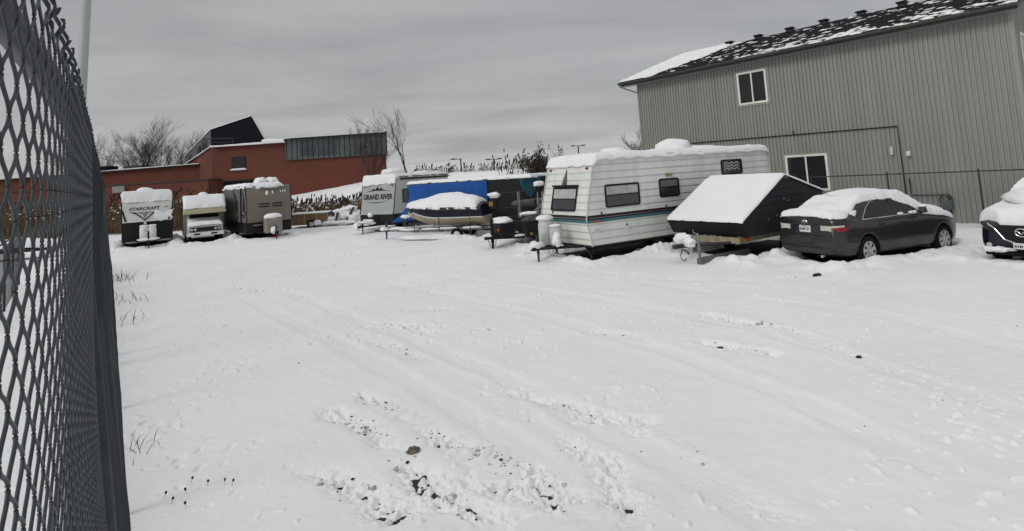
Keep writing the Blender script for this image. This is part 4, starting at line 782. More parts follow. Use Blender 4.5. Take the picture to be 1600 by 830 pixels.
# ------------------------------------------------------------------ cars
def car(name, loc, deg, label, P, paint, rear=True):
    """x: 0 rear .. L front, y left, z up; side and plan curves come from P"""
    t = thing(name, (*loc, 0), deg, label, 'car'); L_ = P['L']
    def sec(x):      # half ring (y,z) from bottom centre to top centre, plus shift factor
        w_ = sm(x, P['w']); zt = sm(x, P['top']); zb = interp(x, P['bot']); sh = P['sh']
        return [(0, zb), (w_*.80, zb), (w_*.93, zb+.04), (w_*.985, zb+.16), (w_*1.0, .52), (w_*.995, .66), (w_*.975, (.66+zt)/2+.03), (w_*.94, zt-.09), (w_*.88, zt-.03), (w_*.70, zt), (0, zt+.03)]
    xs = [0, .03, .08, .16, .28, .45, .7, 1.0, 1.4, 1.9, 2.4, 2.9, 3.3, 3.7, 4.0, 4.3, 4.5, 4.62, 4.72, 4.78, L_] if not P.get('xs') else P['xs']
    g = G(); vs = []; rings = []
    for x in xs:
        r = sec(x); rr_ = [(x, -y, z) for y, z in r]+[(x, y, z) for y, z in r[-2:0:-1]]
        rr_ = [(px_+P['lean'](x, z), y, z) for px_, y, z in rr_]; rings.append(rr_)
    n = len(rings[0]); vs = [p for r in rings for p in r]
    fs = [(i*n+k, i*n+(k+1) % n, (i+1)*n+(k+1) % n, (i+1)*n+k) for i in range(len(xs)-1) for k in range(n)]
    g.add(vs, fs+[tuple(range(n-1, -1, -1)), tuple(range((len(xs)-1)*n, len(xs)*n))])
    body = g.ob('body', paint, t, smooth=True); fixn(body)
    ss = body.modifiers.new('s', 'SUBSURF'); ss.levels = ss.render_levels = 2
    cg = G()
    for wx in P['wheels']:
        for s in (-1, 1): cg.lathe([(P['wr']+.055, 0), (P['wr']+.055, .6)], 36, (wx, .62 if s > 0 else -1.22, P['wr']), 'y')
    cut = cg.ob('cutter', paint); fixn(cut); cut.matrix_world = t.matrix_world; cut.parent = t
    bo = body.modifiers.new('b', 'BOOLEAN'); bo.object = cut; bo.solver = 'EXACT'; bpy.context.view_layer.update()
    me = bpy.data.meshes.new_from_object(body.evaluated_get(bpy.context.evaluated_depsgraph_get())); body.modifiers.clear(); body.data = me; bpy.data.objects.remove(cut)
    # cabin
    def gl(x): return sm(x, P['roof'])
    BEL = P['belt']; k_ = P['tumble']; wb = P['wb']
    g = G(); xr = np.linspace(P['cab'][0], P['cab'][1], 40); vs = []
    for x in xr:
        zr = gl(x); hr = max(.02, zr-BEL); yr = wb-k_*hr; ring_ = [(wb+.01, BEL-.05), (wb, BEL), (wb-k_*hr*.5, BEL+hr*.5), (yr, zr-.035*min(1, hr/.2)), (yr-.06, zr), (yr*.6, zr+.018), (0, zr+.025)]
        vs.append([(x, -y, z) for y, z in ring_]+[(x, y, z) for y, z in ring_[-2::-1]])
    n = len(vs[0]); g.add([p for r in vs for p in r], [(i*n+k, i*n+k+1, (i+1)*n+k+1, (i+1)*n+k) for i in range(len(xr)-1) for k in range(n-1)]+[tuple(range(n)), tuple(range((len(xr)-1)*n, len(xr)*n))])
    cab = g.ob('cabin', paint, t, smooth=True); fixn(cab)
    def sy(z, s=-1, off=.006): return s*(wb-k_*max(0, z-BEL)+off)
    for nm, poly in P['glass']:
        for s in (-1, 1):
            g = G(); g.add([(x, sy(z, s), z) for x, z in poly], [tuple(range(len(poly)))]); g.ob(nm, M['glass'], t)
    for poly in P['chromeline']:
        g = G(); g.tube([(x, sy(z, -1, .012), z) for x, z in poly], .011, 5); g.ob('chrome_trim', M['chrome'], cab)
    # body side surface for seams and handles
    def by(x, z):
        r = sec(x)[1:-1]
        for (y0, z0), (y1, z1) in zip(r[1:], r[2:]):
            if z0 <= z <= z1: return (y0+(y1-y0)*(z-z0)/(z1-z0+1e-9))*.992
        return r[-1][0]
    for poly in P['seams']:
        g = G(); g.tube([(x, -(by(x, z)+.0), z) for x, z in poly], .006, 4); g.ob('door_seam', M['black'], body)
    for x, z in P['handles']:
        g = G(); y = -(by(x, z)+.012); g.box(x-.11, x+.11, y-.018, y+.01, z-.014, z+.014); g.ob('door_handle', paint, body, bevel=.008); g = G(); g.box(x-.07, x+.07, y+.002, y+.012, z-.045, z-.01); g.ob('handle_recess', M['black'], body)
    for wx in P['wheels']:
        for s in (-1, 1): wheel(t, wx, s*(P['track']), P['wr']-.01, P['wr'], .21, s, P['spokes'], 'rim')
        for s in (-1, 1):
            g = G(); g.tube([(wx+(P['wr']+.055)*math.cos(a), s*(by(wx+(P['wr']+.05)*math.cos(a), max(.3, P['wr']+(P['wr']+.055)*math.sin(a)))+.002), P['wr']+(P['wr']+.055)*math.sin(a)) for a in [PI*k/18 for k in range(19)]], .012, 5); g.ob('arch_lip', paint, body, smooth=True)
    return t, body, cab, by, sec, gl, sy
P1 = dict(L=4.81, w=[(0, .74), (.10, .84), (.35, .895), (1.0, .91), (3.6, .91), (4.2, .885), (4.55, .80), (4.72, .64), (4.81, .48)],
    top=[(0, 1.07), (.12, 1.11), (.55, 1.12), (1.0, 1.02), (1.5, .98), (2.8, .98), (3.25, 1.0), (3.8, .95), (4.4, .84), (4.7, .72), (4.81, .66)],
    bot=[(0, .30), (.3, .22), (.9, .2), (4.0, .2), (4.5, .22), (4.81, .28)], sh=.08, lean=lambda x, z: (max(0, 1-x/.7))*(.085*float(sst(.70, .78, np.array(z)))+.05*float(sst(.45, .25, np.array(z)))),
    wheels=(1.06, 3.84), wr=.325, track=.79, spokes=7, belt=.965, tumble=.46, wb=.835, cab=(.42, 3.55),
    roof=[(.42, 1.08), (1.35, 1.40), (2.05, 1.455), (2.6, 1.42), (3.55, .99)],
    glass=[('quarter_glass', [(1.02, 1.005), (1.36, 1.005), (1.36, 1.215), (1.30, 1.20)]), ('rear_door_glass', [(1.40, 1.005), (2.13, 1.005), (2.10, 1.375), (1.80, 1.365), (1.52, 1.30), (1.40, 1.235)]), ('front_door_glass', [(2.20, 1.005), (3.05, 1.005), (3.05, 1.07), (2.82, 1.22), (2.58, 1.33), (2.40, 1.365), (2.17, 1.375)])],
    chromeline=[[(1.0, .992), (3.1, .992)], [(1.0, .992), (1.30, 1.225), (1.50, 1.33), (1.62, 1.36)]],
    seams=[[(1.30, .92), (1.34, .80), (1.42, .62), (1.45, .34)], [(2.17, .92), (2.19, .6), (2.16, .28)], [(3.10, .95), (3.14, .7), (3.12, .28)], [(.02, .30+.42), (.3, .715), (.68, .70)], [(1.45, .27), (3.1, .27)]], handles=[(1.62, .86), (2.42, .845)])
t, body, cab, by, sec, gl, sy = car('sedan', CA, CAA, 'dark grey four door sedan with snow on its roof parked beside the black folding camper', P1, M['carpaint'])
# rear: lamps wrap the corner, plate, badge, bumper crease, exhaust
def plan(z, s): # outline of the tail at height z
    o = []
    for x in (0.0, .02, .05, .1, .18, .28, .4, .5):
        r = sec(x); w_ = interp(z, [(q[1], q[0]) for q in r[1:-1]]); o.append((x+P1['lean'](x, z), s*w_))
    return o
def lamp(nm, m, s, y0, x1, za, zb, off=.014):
    pa = [(plan(.82, s)[0][0], s*y0)]+[p for p in plan(.82, s) if p[0] < x1]; g = G(); nrm = []
    vs = []; n = len(pa)
    for i, p in enumerate(pa):
        d = Vector(pa[min(i+1, n-1)])-Vector(pa[max(0, i-1)]); d.normalize(); nn = Vector((-abs(d.y), s*abs(d.x))) ; q = Vector(p)+nn*off; f = i/(n-1)
        for z in (za[0]+(za[1]-za[0])*f, zb[0]+(zb[1]-zb[0])*f): vs.append((q.x, q.y, z))
        vs += [(q.x-nn.x*.05, q.y-nn.y*.05, vs[-1][2]), (q.x-nn.x*.05, q.y-nn.y*.05, vs[-2][2])]
    g.add(vs, [(4*i+k, 4*i+(k+1) % 4, 4*(i+1)+(k+1) % 4, 4*(i+1)+k) for i in range(n-1) for k in range(4)]+[(0, 1, 2, 3), tuple(4*(n-1)+k for k in range(4))]); o = g.ob(nm, M[m], body); fixn(o)
for s in (-1, 1):
    lamp('tail_light', 'red', s, .52, .46, (.788, .806), (.868, .884)); lamp('reverse_light', 'lensw', s, .44, .40, (.872, .89), (.915, .924), .016)
    lamp('reverse_light', 'lensw', s, .44, .094, (.788, .788), (.915, .915), .020)
g = G(); xq = .085; g.box(xq-.03, xq, -.16, .16, .755, .905); lp = g.ob('licence_plate', M['whiteplain'], t, bevel=.006); 
pm = frameM((xq-.031, 0, .83), (0, -1, 0), UPZ); text('plate_number', 'BAHR 357', M['navy'], lp, pm, .27, .07, bold=.02, ext=.003); g = G(frameM((xq-.031, 0, .89), (0, -1, 0), UPZ)); g.box(-.08, .08, 0, .003, -.006, .006); g.ob('plate_text', M['navy'], lp)
g = G(); 
for a_, b_ in ((.075, .05), (.03, .05), (.05, .02)):
    g.tube([(.088-.022, a_*math.cos(k*PI/10), .975+b_*math.sin(k*PI/10)+(0 if a_ != .05 else .02)) for k in range(21)], .007, 5, cap=False)
g.ob('emblem', M['chrome'], t)
g = G(); g.box(.05, .085, -.34, .34, .925, .95); g.ob('chrome_trim', M['carpaint'], t, bevel=.01)
g = G(); g.tube([(-.004, -.5, .715), (-.006, 0, .715), (-.004, .5, .715)], .008, 5); g.tube([(-.0, -.66, .44), (-.0, 0, .435), (-.0, .66, .44)], .006, 5); g.ob('bumper_seam', M['black'], body)
g = G(); g.tube([(.05, -.48, .27), (-.03, -.48, .265)], .03, 12); g.ob('exhaust', M['chrome'], t)
for s in (-1, 1):
    g = G(); g.box(3.0, 3.14, s*.93-.09, s*.93+.09, 1.0, 1.13, .02, .02); g.box(3.05, 3.11, s*.86-.05, s*.86+.05, .98, 1.03); o = g.ob('wing_mirror', M['carpaint'], t, bevel=.02); clump('snow_cover', t, (3.08, s*.93, 1.15), .07, .09, .035, s)
    for x in (2.35, 2.75, 2.88): clump('snow_cover', t, (x, s*.845, 1.025), .10, .025, .03, x, amp=.4)
def skin(x, y):
    w_ = sm(x, P1['w']); zl = sm(x, P1['top'])+.03*(1-(y/w_)**2)-max(0, abs(y)/w_-.8)*.25
    if P1['cab'][0] < x < P1['cab'][1]:
        z = gl(x); hr = max(.02, z-.965); yr = .835-.46*hr
        if abs(y) < yr: zl = max(zl, z+.02)
        else: zl = max(zl, z-(abs(y)-yr)/.46*.75)
    return zl
def hwid(x): return sm(x, [(0, .72), (.4, .84), (.8, .72), (1.1, .66), (1.5, .64), (2.3, .66), (2.8, .74), (3.3, .86), (3.9, .88), (4.4, .82), (4.7, .6)])
snow('snow_cover', t, lambda a, b: (lambda x: (x, (2*b-1)*hwid(x), skin(x, (2*b-1)*hwid(x))))(.075+4.62*a), 150, 60, .095, 101, r=.12, jit=.035, bot=.02, lump=.35, droop=.02)
clump('snow_cover', t, (.95, -.05, 1.22), .55, .62, .15, 33, amp=.1); clump('snow_cover', t, (.42, .0, 1.17), .30, .62, .10, 34, amp=.2); clump('snow_cover', t, (3.0, .1, 1.24), .45, .6, .12, 35, amp=.1); clump('snow_cover', t, (2.0, .0, 1.51), .85, .55, .10, 37, amp=.1); clump('snow_cover', t, (4.0, .0, .98), .6, .72, .12, 38, amp=.12); clump('snow_cover', t, (.85, -.66, 1.10), .22, .10, .12, 36, amp=.4)
t.scale = (.985, 1, 1.09)
# black suv, nose towards the lot
P2 = dict(L=4.55, w=[(0, .62), (.08, .76), (.25, .87), (.7, .915), (3.8, .92), (4.3, .86), (4.55, .7)],
    top=[(0, .88), (.10, .98), (.4, 1.05), (1.2, 1.12), (2.0, 1.14), (3.6, 1.16), (4.3, 1.12), (4.55, 1.0)],
    bot=[(0, .30), (.4, .24), (4.2, .24), (4.55, .32)], sh=.05, lean=lambda x, z: (max(0, 1-x/.5))*(.10*float(sst(.80, 1.0, np.array(z)))+.06*float(sst(.45, .25, np.array(z)))),
    wheels=(.92, 3.62), wr=.36, track=.79, spokes=5, belt=1.11, tumble=.40, wb=.83, cab=(1.05, 4.45),
    roof=[(1.05, 1.10), (1.95, 1.58), (2.6, 1.68), (3.7, 1.62), (4.45, 1.15)],
    glass=[('front_door_glass', [(1.55, 1.15), (2.4, 1.15), (2.4, 1.55), (2.1, 1.52)]), ('rear_door_glass', [(2.48, 1.15), (3.3, 1.16), (3.3, 1.54), (2.48, 1.56)])], chromeline=[],
    seams=[[(1.45, 1.05), (1.42, .4)], [(2.44, 1.05), (2.44, .35)], [(3.3, 1.05), (3.25, .8)]], handles=[(2.25, .98), (3.1, 1.0)],
    xs=[0, .03, .08, .16, .28, .45, .7, 1.0, 1.4, 1.9, 2.4, 2.9, 3.3, 3.7, 4.0, 4.3, 4.45, 4.55])
t, body, cab, by, sec, gl, sy = car('suv', MZ, MZA, 'black suv seen from the front under deep snow at the right edge', P2, M['carblack'])
g = G(); g.prism([(-.42, .92), (.42, .92), (.47, .86), (.3, .60), (.0, .53), (-.3, .60), (-.47, .86)], -.012, .08, 'x'); fixn(g.ob('grille', M['black'], t))
g = G(); g.tube([(.03, -.62, .94), (-.0, -.48, .84), (-.02, -.32, .62), (-.03, -.12, .545), (-.03, .12, .545), (-.02, .32, .62), (-.0, .48, .84), (.03, .62, .94)], .014, 6); g.ob('chrome_trim', M['chrome'], t)
g = G(); g.tube([(-.045, .105*math.cos(k*PI/12), .78+.082*math.sin(k*PI/12)) for k in range(25)], .011, 6, cap=False)
g.tube([(-.045, -.092, .81), (-.045, -.045, .79), (-.045, 0, .745), (-.045, .045, .79), (-.045, .092, .81)], .009, 6); g.ob('emblem', M['chrome'], t)
for s in (-1, 1):
    g = G(); g.grid(lambda a, b: (.045+.16*a*a+.05*b, s*(.50+.33*a), .80+.10*a+.11*b*(1-.3*a)), 8, 3); g.ob('headlight', M['glass'], t, smooth=True)
    g = G(); g.tube([(-.0, s*.62, .48), (.02, s*.62, .48)], .05, 12); g.ob('fog_lamp', M['lensw'], t)
    g = G(); g.box(1.35, 1.5, s*1.0-.1, s*1.0+.1, 1.1, 1.25, .02, .02); g.box(1.42, 1.48, s*.9-.06, s*.9+.06, 1.1, 1.15); g.ob('wing_mirror', M['carblack'], t, bevel=.02)
g = G(); g.box(-.07, -.045, -.16, .16, .435, .55); lp = g.ob('licence_plate', M['whiteplain'], t, bevel=.005); text('plate_number', 'BVM 851', M['navy'], lp, frameM((-.0715, 0, .49), (0, -1, 0), UPZ), .27, .06, bold=.02, ext=.003)
g = G(); g.box(-.02, .3, -.7, .7, .27, .36); g.ob('lower_bumper', M['rubber'], t, bevel=.02)
def skin2(x, y):
    w_ = sm(x, P2['w']); zl = sm(x, P2['top'])+.03*(1-(y/w_)**2)-max(0, abs(y)/w_-.8)*.3
    if 1.05 < x < 4.45:
        z = gl(x); hr = max(.02, z-1.11); yr = .83-.40*hr
        zl = max(zl, z+.02 if abs(y) < yr else z-(abs(y)-yr)/.4*.8)
    return zl
snow('snow_cover', t, lambda a, b: (lambda x: (x, (2*b-1)*(.93 if x < 1.3 else .88)*min(1, (.35+x*1.6)) , skin2(x, (2*b-1)*(.93 if x < 1.3 else .88)*min(1, .35+x*1.6))))(.03+4.4*a), 130, 56, .22, 131, r=.2, jit=.03, bot=.03, lump=.2, droop=.03)
clump('snow_cover', t, (1.55, 0, 1.44), .95, .78, .26, 44, amp=.12); clump('snow_cover', t, (-.04, .48, .40), .10, .26, .06, 45, amp=.5)

# ------------------------------------------------------------------ brick building far left
bb = thing('brick_building', (-31.5, 60, 0), 0, 'low red brick building with grey metal panel band and dark angular roof light', 'building')
O = Vector((-31.5, 60, 0))
def W(*p): return tuple(Vector(p)-O)
g = G()
# main block: front wall, angled left wall, right end
F0 = (-31.5, 60); F1 = (-13.3, 60); LB = (-42.9, 75)
T = 7.45
g.add([W(*F0, -1), W(*F1, -1), W(*F1, T), W(*F0, T)], [(0, 1, 2, 3)]); g.add([W(*LB, -1), W(*F0, -1), W(*F0, T), W(*LB, 6.5)], [(0, 1, 2, 3)])
g.add([W(*F1, -1), W(-19.6, 85, -1), W(-19.6, 85, T), W(*F1, T)], [(0, 1, 2, 3)]); g.add([W(*LB, 6.5), W(*F0, T), W(*F1, T), W(-19.6, 85, T), W(-42.9, 85, 6.5)], [(0, 1, 2, 3, 4)])
wl = g.ob('wall', M['brick'], bb)
g = G(); g.add([W(-80, 66, -1), W(-35.8, 66, -1), W(-35.8, 66, 6.0), W(-80, 66, 5.4)], [(0, 1, 2, 3)]); g.add([W(-80, 66, 5.4), W(-35.8, 66, 6.0), W(-35.8, 84, 6.0), W(-80, 84, 5.4)], [(0, 1, 2, 3)]); g.ob('wing_wall', M['brick'], bb)
g = G(); g.box(*[x for x in (-62-O.x, -30.6-O.x, 57.5-60, 59.98-60, -1, 4.05)]); g.ob('lower_wall', M['brick'], bb)
g = G(); g.box(-62-O.x, -30.5-O.x, -2.58, -.02, 4.05, 4.17); g.ob('parapet', M['trim'], bb); g = G(); g.add([W(-80, 65.9, 5.38), W(-35.8, 65.9, 5.98), W(-35.8, 65.9, 6.12), W(-80, 65.9, 5.52), W(-80, 66.2, 5.38), W(-35.8, 66.2, 5.98), W(-35.8, 66.2, 6.12), W(-80, 66.2, 5.52)], [(0, 1, 2, 3), (3, 2, 6, 7), (1, 5, 6, 2)]); g.ob('parapet', M['trim'], bb)
g = G(); g.prism([(-23.7+31.5, -.22), (-13.15+31.5, -.22), (-19.5+31.5, 24), (-25+31.5, 24)], 5.6, 7.75, 'z'); cl_ = g.ob('metal_cladding', M['clad'], bb); g = G()
for k in range(20): x = 7.9+k*.55; g.box(x, x+.05, -.25, -.215, 5.62, 7.73)
g.ob('cladding_seams', M['darkclad'], cl_); g = G(); g.box(9.3, 11.0, -.24, -.218, 5.9, 7.6); g.box(11.3, 13.2, -.24, -.218, 5.9, 7.6); g.ob('glazing', M['paneblue'], cl_); g = G(); g.prism([(7.75, -.3), (18.45, -.3), (12.1, 24), (6.4, 24)], 7.75, 7.85, 'z'); g.ob('roof_edge', M['trim'], cl_)
g = G(); g.box(2.1, 3.55, -.06, .05, 5.0, 6.3); wn = g.ob('window', M['darkclad'], bb); g = G(); g.box(2.15, 3.5, -.08, -.055, 5.05, 6.25); g.ob('pane', M['glass'], wn); g = G(); g.box(2.0, 3.65, -.2, .04, 4.9, 5.0); g.ob('sill', M['dwhite'], wn); snow('snow_cover', wn, lambda a, b: (2.0+1.65*a, -.2+.15*b, 5.0), 12, 6, .1, 3, r=.05, jit=.01)
g = G(); g.box(1.2, 5.4, -.05, .05, .6, 3.9); dr = g.ob('entrance_recess', M['darkclad'], bb); g = G()
for x in (1.25, 3.4, 3.8, 5.3): g.box(x, x+.08, -.1, -.04, .6, 3.9)
g.box(1.2, 5.4, -.1, -.04, 3.82, 3.92); g.ob('door_frame', M['trim'], dr)
g = G(); g.box(-8.5, -7.3, -2.75, -2.5, 3.35, 4.0); g.ob('vent_louver', M['steel'], bb)
# angular roof light
fA, fB, fC, fD = (-32.6, 62, 9.55), (-28.1, 62, 10.75), (-26.6, 62, 7.9), (-32.6, 62, 7.4); v = Vector((-10.3, 13, -1.8))
bk = [tuple(Vector(p)+v) for p in (fA, fB, fC, fD)]
g = G(); g.add([W(*p) for p in (fA, fB, fC, fD)]+[W(*p) for p in bk], [(0, 3, 2, 1), (4, 5, 6, 7), (1, 2, 6, 5), (2, 3, 7, 6)]); rlt = g.ob('roof_light', M['darkclad'], bb)
g = G(); g.add([W(*fA), W(*fD), W(*bk[3]), W(*bk[0])], [(0, 1, 2, 3)]); g.ob('glazed_band', M['clad'], rlt)
for a0, a1 in ((.12, .27), (.33, .45), (.72, .95)):
    def q(a, b): p = Vector(fA)*(1-a)+Vector(bk[0])*a; d = Vector(fD)*(1-a)+Vector(bk[3])*a; return W(*(p*(1-b)+d*b+Vector((-.05, -.05, 0))))
    g = G(); g.add([q(a0, .3), q(a0, .85), q(a1, .85), q(a1, .3)], [(0, 1, 2, 3)]); g.ob('window', M['glass'], rlt)
def strip(p, q, w_=(0, .5, 0), h_=.16, nm='snow_cover', par=None):
    p, q, w_ = Vector(p), Vector(q), Vector(w_); g = G(); vs = []; n = 24
    for k in range(n+1):
        c = p.lerp(q, k/n); hh = h_*(1+.4*nz(c.x, c.y, 3, .8)); vs += [c-w_*.3, c-w_*.35+Vector((0, 0, hh*.7)), c+Vector((0, 0, hh)), c+w_+Vector((0, 0, hh)), c+w_]
    g.add([W(*x) for x in vs], [(5*k+j, 5*k+j+1, 5*k+j+6, 5*k+j+5) for k in range(n) for j in range(4)]); return g.ob(nm, M['snow'], par or bb, smooth=True)
strip(fA, fB, (0, .4, 0), .10); strip(bk[0], fA, (.15, .15, 0), .12); strip(fB, fC, (.08, .2, 0), .10); strip((-31.5, 59.9, T), (-23.6, 59.9, T), (0, 1.2, 0), .22); strip((-26, 59.8, T+.05), (-23.7, 59.8, T+.05), (0, 1.2, 0), .42); strip((-23.6, 59.7, 7.85), (-13.2, 59.7, 7.85), (0, 1.2, 0), .12)
strip((-80, 65.8, 5.52), (-35.8, 65.8, 6.12), (0, 1.2, 0), .12); strip((-42.9, 74.9, 6.5), (-31.6, 60.1, T), (.5, .4, 0), .12); 
g = G(); g.tube([W(-32.4, 60.1, 7.45), W(-32.4, 60.1, 8.4), W(-29.3, 60.1, 8.3), W(-29.3, 60.1, 7.5)], .05, 5); g.tube([W(-32.4, 60.1, 8.0), W(-29.3, 60.1, 7.9)], .03, 5); g.ob('roof_rail', M['dsteel'], bb)
g = G(); g.box(-52-O.x, -48.5-O.x, 8.5, 10.5, 5.6, 6.75); g.ob('rooftop_unit', M['darkclad'], bb); g = G(); g.box(-46.5-O.x, -44.3-O.x, 8.5, 10.5, 5.7, 6.6); g.ob('rooftop_unit', M['trim'], bb)
# ------------------------------------------------------------------ bare trees
def bare(name, loc, H, label, seed, r0=.16, spread=.55, stems=2, depth=5, group=None, leafy=False):
    rnd = random.Random(seed); t = thing(name, loc, 0, label, 'tree', group); tg = G(); bg_ = G()
    def br(g, p, d, L_, r, k):
        pts = [p]; q = Vector(p); dd = Vector(d)
        for i in range(3):
            dd = (dd+Vector((rnd.uniform(-.18, .18), rnd.uniform(-.18, .18), rnd.uniform(-.05, .14)))).normalized(); q = q+dd*L_/3; pts.append(q.copy())
        g.tube(pts, [r, r*.88, r*.76, r*.62], 5 if k > 2 else 3, cap=False)
        if k == 0: return
        for i in range(rnd.choice((3, 3, 4)) if k > 1 else 3):
            az = rnd.uniform(0, 2*PI); sp_ = rnd.uniform(.35, 1)*spread*1.3; nd = (dd+Vector((math.cos(az)*sp_, math.sin(az)*sp_, rnd.uniform(-.05, .25)))).normalized()
            b0 = pts[rnd.choice((1, 2, 3, 3))]; br(bg_, b0, nd, L_*rnd.uniform(.6, .85), max(r*.55, .008), k-1)
    for s in range(stems):
        a = rnd.uniform(0, 6.28); br(tg, (rnd.uniform(-.3, .3), rnd.uniform(-.3, .3), -.3), Vector((math.cos(a)*.22*(stems > 1), math.sin(a)*.22*(stems > 1), 1)).normalized(), H*.36, r0, depth)
    tg.ob('trunk', M['bark'], t); bg_.ob('crown', M['bark'], t)
    if leafy:
        lg = G()
        for v_ in rnd.sample(bg_.v, min(len(bg_.v), 3200)):
            a, b, c = [rnd.uniform(-.10, .10) for _ in range(3)]; x, y, z = v_; lg.add([(x, y, z), (x+a+.04, y+b, z+c), (x+a, y-b, z+c+.1)], [(0, 1, 2)])
        lg.ob('dead_leaves', M['brownleaf'], t)
    return t
bare('bare_tree', (-48.5, 77, 0), 11.8, 'tallest bare tree behind the low brick wing', 3, .15, .62, 4, 6)
bare('bare_tree', (-55.5, 76, 0), 10.2, 'shorter bare tree left of the tallest one, behind the brick wing', 5, .12, .65, 3, 6)
bare('bare_tree', (-12.1, 66, 2.4), 9.8, 'slender bare tree at the right end of the brick building', 11, .075, .5, 2, 4)
bare('bare_shrub', (-14.2, 57.5, 2.4), 6.6, 'thin brownish bare shrub against the brick wall, behind the grey camper', 15, .07, .4, 5, 4)
bare('bare_shrub', (-35.5, 47, 0), 6.0, 'bare shrub above the reeds behind the farthest left camper', 17, .07, .5, 4, 4)
bare('brown_tree', (1.75, 36, 0), 4.1, 'small tree with clinging brown leaves just left of the white trailer', 21, .08, .6, 4, 5, leafy=True)
bare('bare_tree', (16.6, 76, 2), 5.4, 'faint bare treetop showing above the white trailer roof near the metal building', 23, .12, .5, 2, 5)
# ------------------------------------------------------------------ car park lamps beyond the bank
def lampp(x, Y, H, kind, label, h0=2.6):
    X = x; t = thing('street_lamp', (X, Y, h0), 0, label, 'street lamp', 'car park lamps beyond the snowy bank'); g = G(); g.tube([(0, 0, 0), (0, 0, H)], [.16, .12], 8); g.ob('pole', M['black'], t)
    arms = {'T': ((-1.15, 0), (1.15, 0)), 'L': ((-1.5, 0),), 'R': ((1.0, 0),)}[kind]
    for ax, ay in arms: g = G(); g.box(min(0, ax), max(0, ax), -.07, .07, H-.12, H); o = g.ob('arm', M['black'], t); g = G(); g.box(ax-.42, ax+.42, -.25, .25, H-.1, H+.12); g.ob('lamp_head', M['black'], t, bevel=.03)
lampp(-10.4, 112, 3.7, 'L', 'tallest lamp post above the dark trailer, single arm pointing left')
lampp(-4.0, 112, 3.2, 'T', 'lamp post with twin heads above the dark end of the blue tarp')
lampp(-17.2, 150, 2.6, 'R', 'small far lamp post just left of the tallest lamp post'); lampp(-20.8, 145, 2.4, 'T', 'small twin headed lamp post above the grey camper roof'); lampp(14.0, 125, 5.3, 'T', 'twin headed lamp post showing over the white trailer roof')
# ------------------------------------------------------------------ reeds
def reeds(name, n, area, label, h=(1.4, 2.2), seedp=.5, seed=1, w_=.012, m='reed'):
    rnd = random.Random(seed); g = G(); gs = G(); sg = G()
    for _ in range(n):
        x, y = area(rnd); z = float(hillz(np.array([x]), np.array([y]))[0]); H = rnd.uniform(*h)*(1+.25*nz(x, y, seed, .5)); lx, ly = rnd.gauss(.0, .12)*H, rnd.gauss(0, .12)*H
        a = rnd.uniform(0, PI); cx, sx = math.cos(a)*w_, math.sin(a)*w_
        g.add([(x-cx, y-sx, z), (x+cx, y+sx, z), (x+cx+lx*.4, y+sx+ly*.4, z+H*.6), (x-cx+lx*.4, y-sx+ly*.4, z+H*.6), (x+lx, y+ly, z+H)], [(0, 1, 2, 3), (3, 2, 4)])
        for _k in range(3):
            q = rnd.uniform(.2, .8)*H; b = rnd.uniform(0, 6.28); l_ = rnd.uniform(.2, .5); dx, dy = math.cos(b)*l_, math.sin(b)*l_
            g.add([(x+lx*q/H, y+ly*q/H, z+q), (x+lx*q/H+dx*.5, y+dy*.5+ly*q/H, z+q+.14), (x+lx*q/H+dx, y+ly*q/H+dy, z+q-.1), (x+lx*q/H+dx*.5, y+dy*.5+ly*q/H, z+q+.10)], [(0, 1, 2, 3)])
        if rnd.random() < seedp:
            s = rnd.uniform(.22, .38); gs.tube([(x+lx, y+ly, z+H-.05), (x+lx*1.05, y+ly, z+H+s*.4), (x+lx*1.15+s*.2, y+ly, z+H+s)], [.015, .055, .01], 5, cap=False)
        if rnd.random() < .10: sg.add([(x+lx-.1, y+ly, z+H*.75), (x+lx+.02, y+ly-.1, z+H*.75), (x+lx+.1, y+ly, z+H*.77), (x+lx, y+ly+.1, z+H*.77), (x+lx, y+ly, z+H*.75+.10)], [(0, 1, 4), (1, 2, 4), (2, 3, 4), (3, 0, 4)])
    r = bpy.data.objects.new(name, None); C.objects.link(r); tag(r, label, 'reeds', kind='stuff')
    for nm, gg, mm in (('stems', g, m), ('seed_heads', gs, 'seed'), ('snow_tufts', sg, 'snow')):
        if gg.v: o = gg.ob(nm, M[mm], r); o['kind'] = 'stuff'
def band(x0, x1, y0, y1): return lambda r: ((lambda a: (x0+(x1-x0)*a, y0+(y1-y0)*r.random()-.12*(x0+(x1-x0)*a+15)))(r.random()))
reeds('reeds', 8000, band(-60, -24.5, 41.5, 47), 'tall dry brown reeds behind the two left campers', (1.9, 3.0), .06, 3, .016)
reeds('reeds', 6000, band(-24.5, -6, 43, 47), 'dense dry reeds with dark seed heads below the snowy bank', (1.0, 1.7), .10, 4, .013)
reeds('reeds', 260, lambda r: (r.uniform(-10, 8), r.uniform(56, 59)), 'sparse dark weeds along the top of the bank behind the dark trailer', (.25, .8), .75, 6, .02, 'seed')
reeds('sumac_stand', 90, lambda r: (r.gauss(.9, .8), r.uniform(41, 44)), 'stand of stems with dark seed cones left of the brown leaved tree', (2.6, 4.1), 1., 8, .02, 'seed')
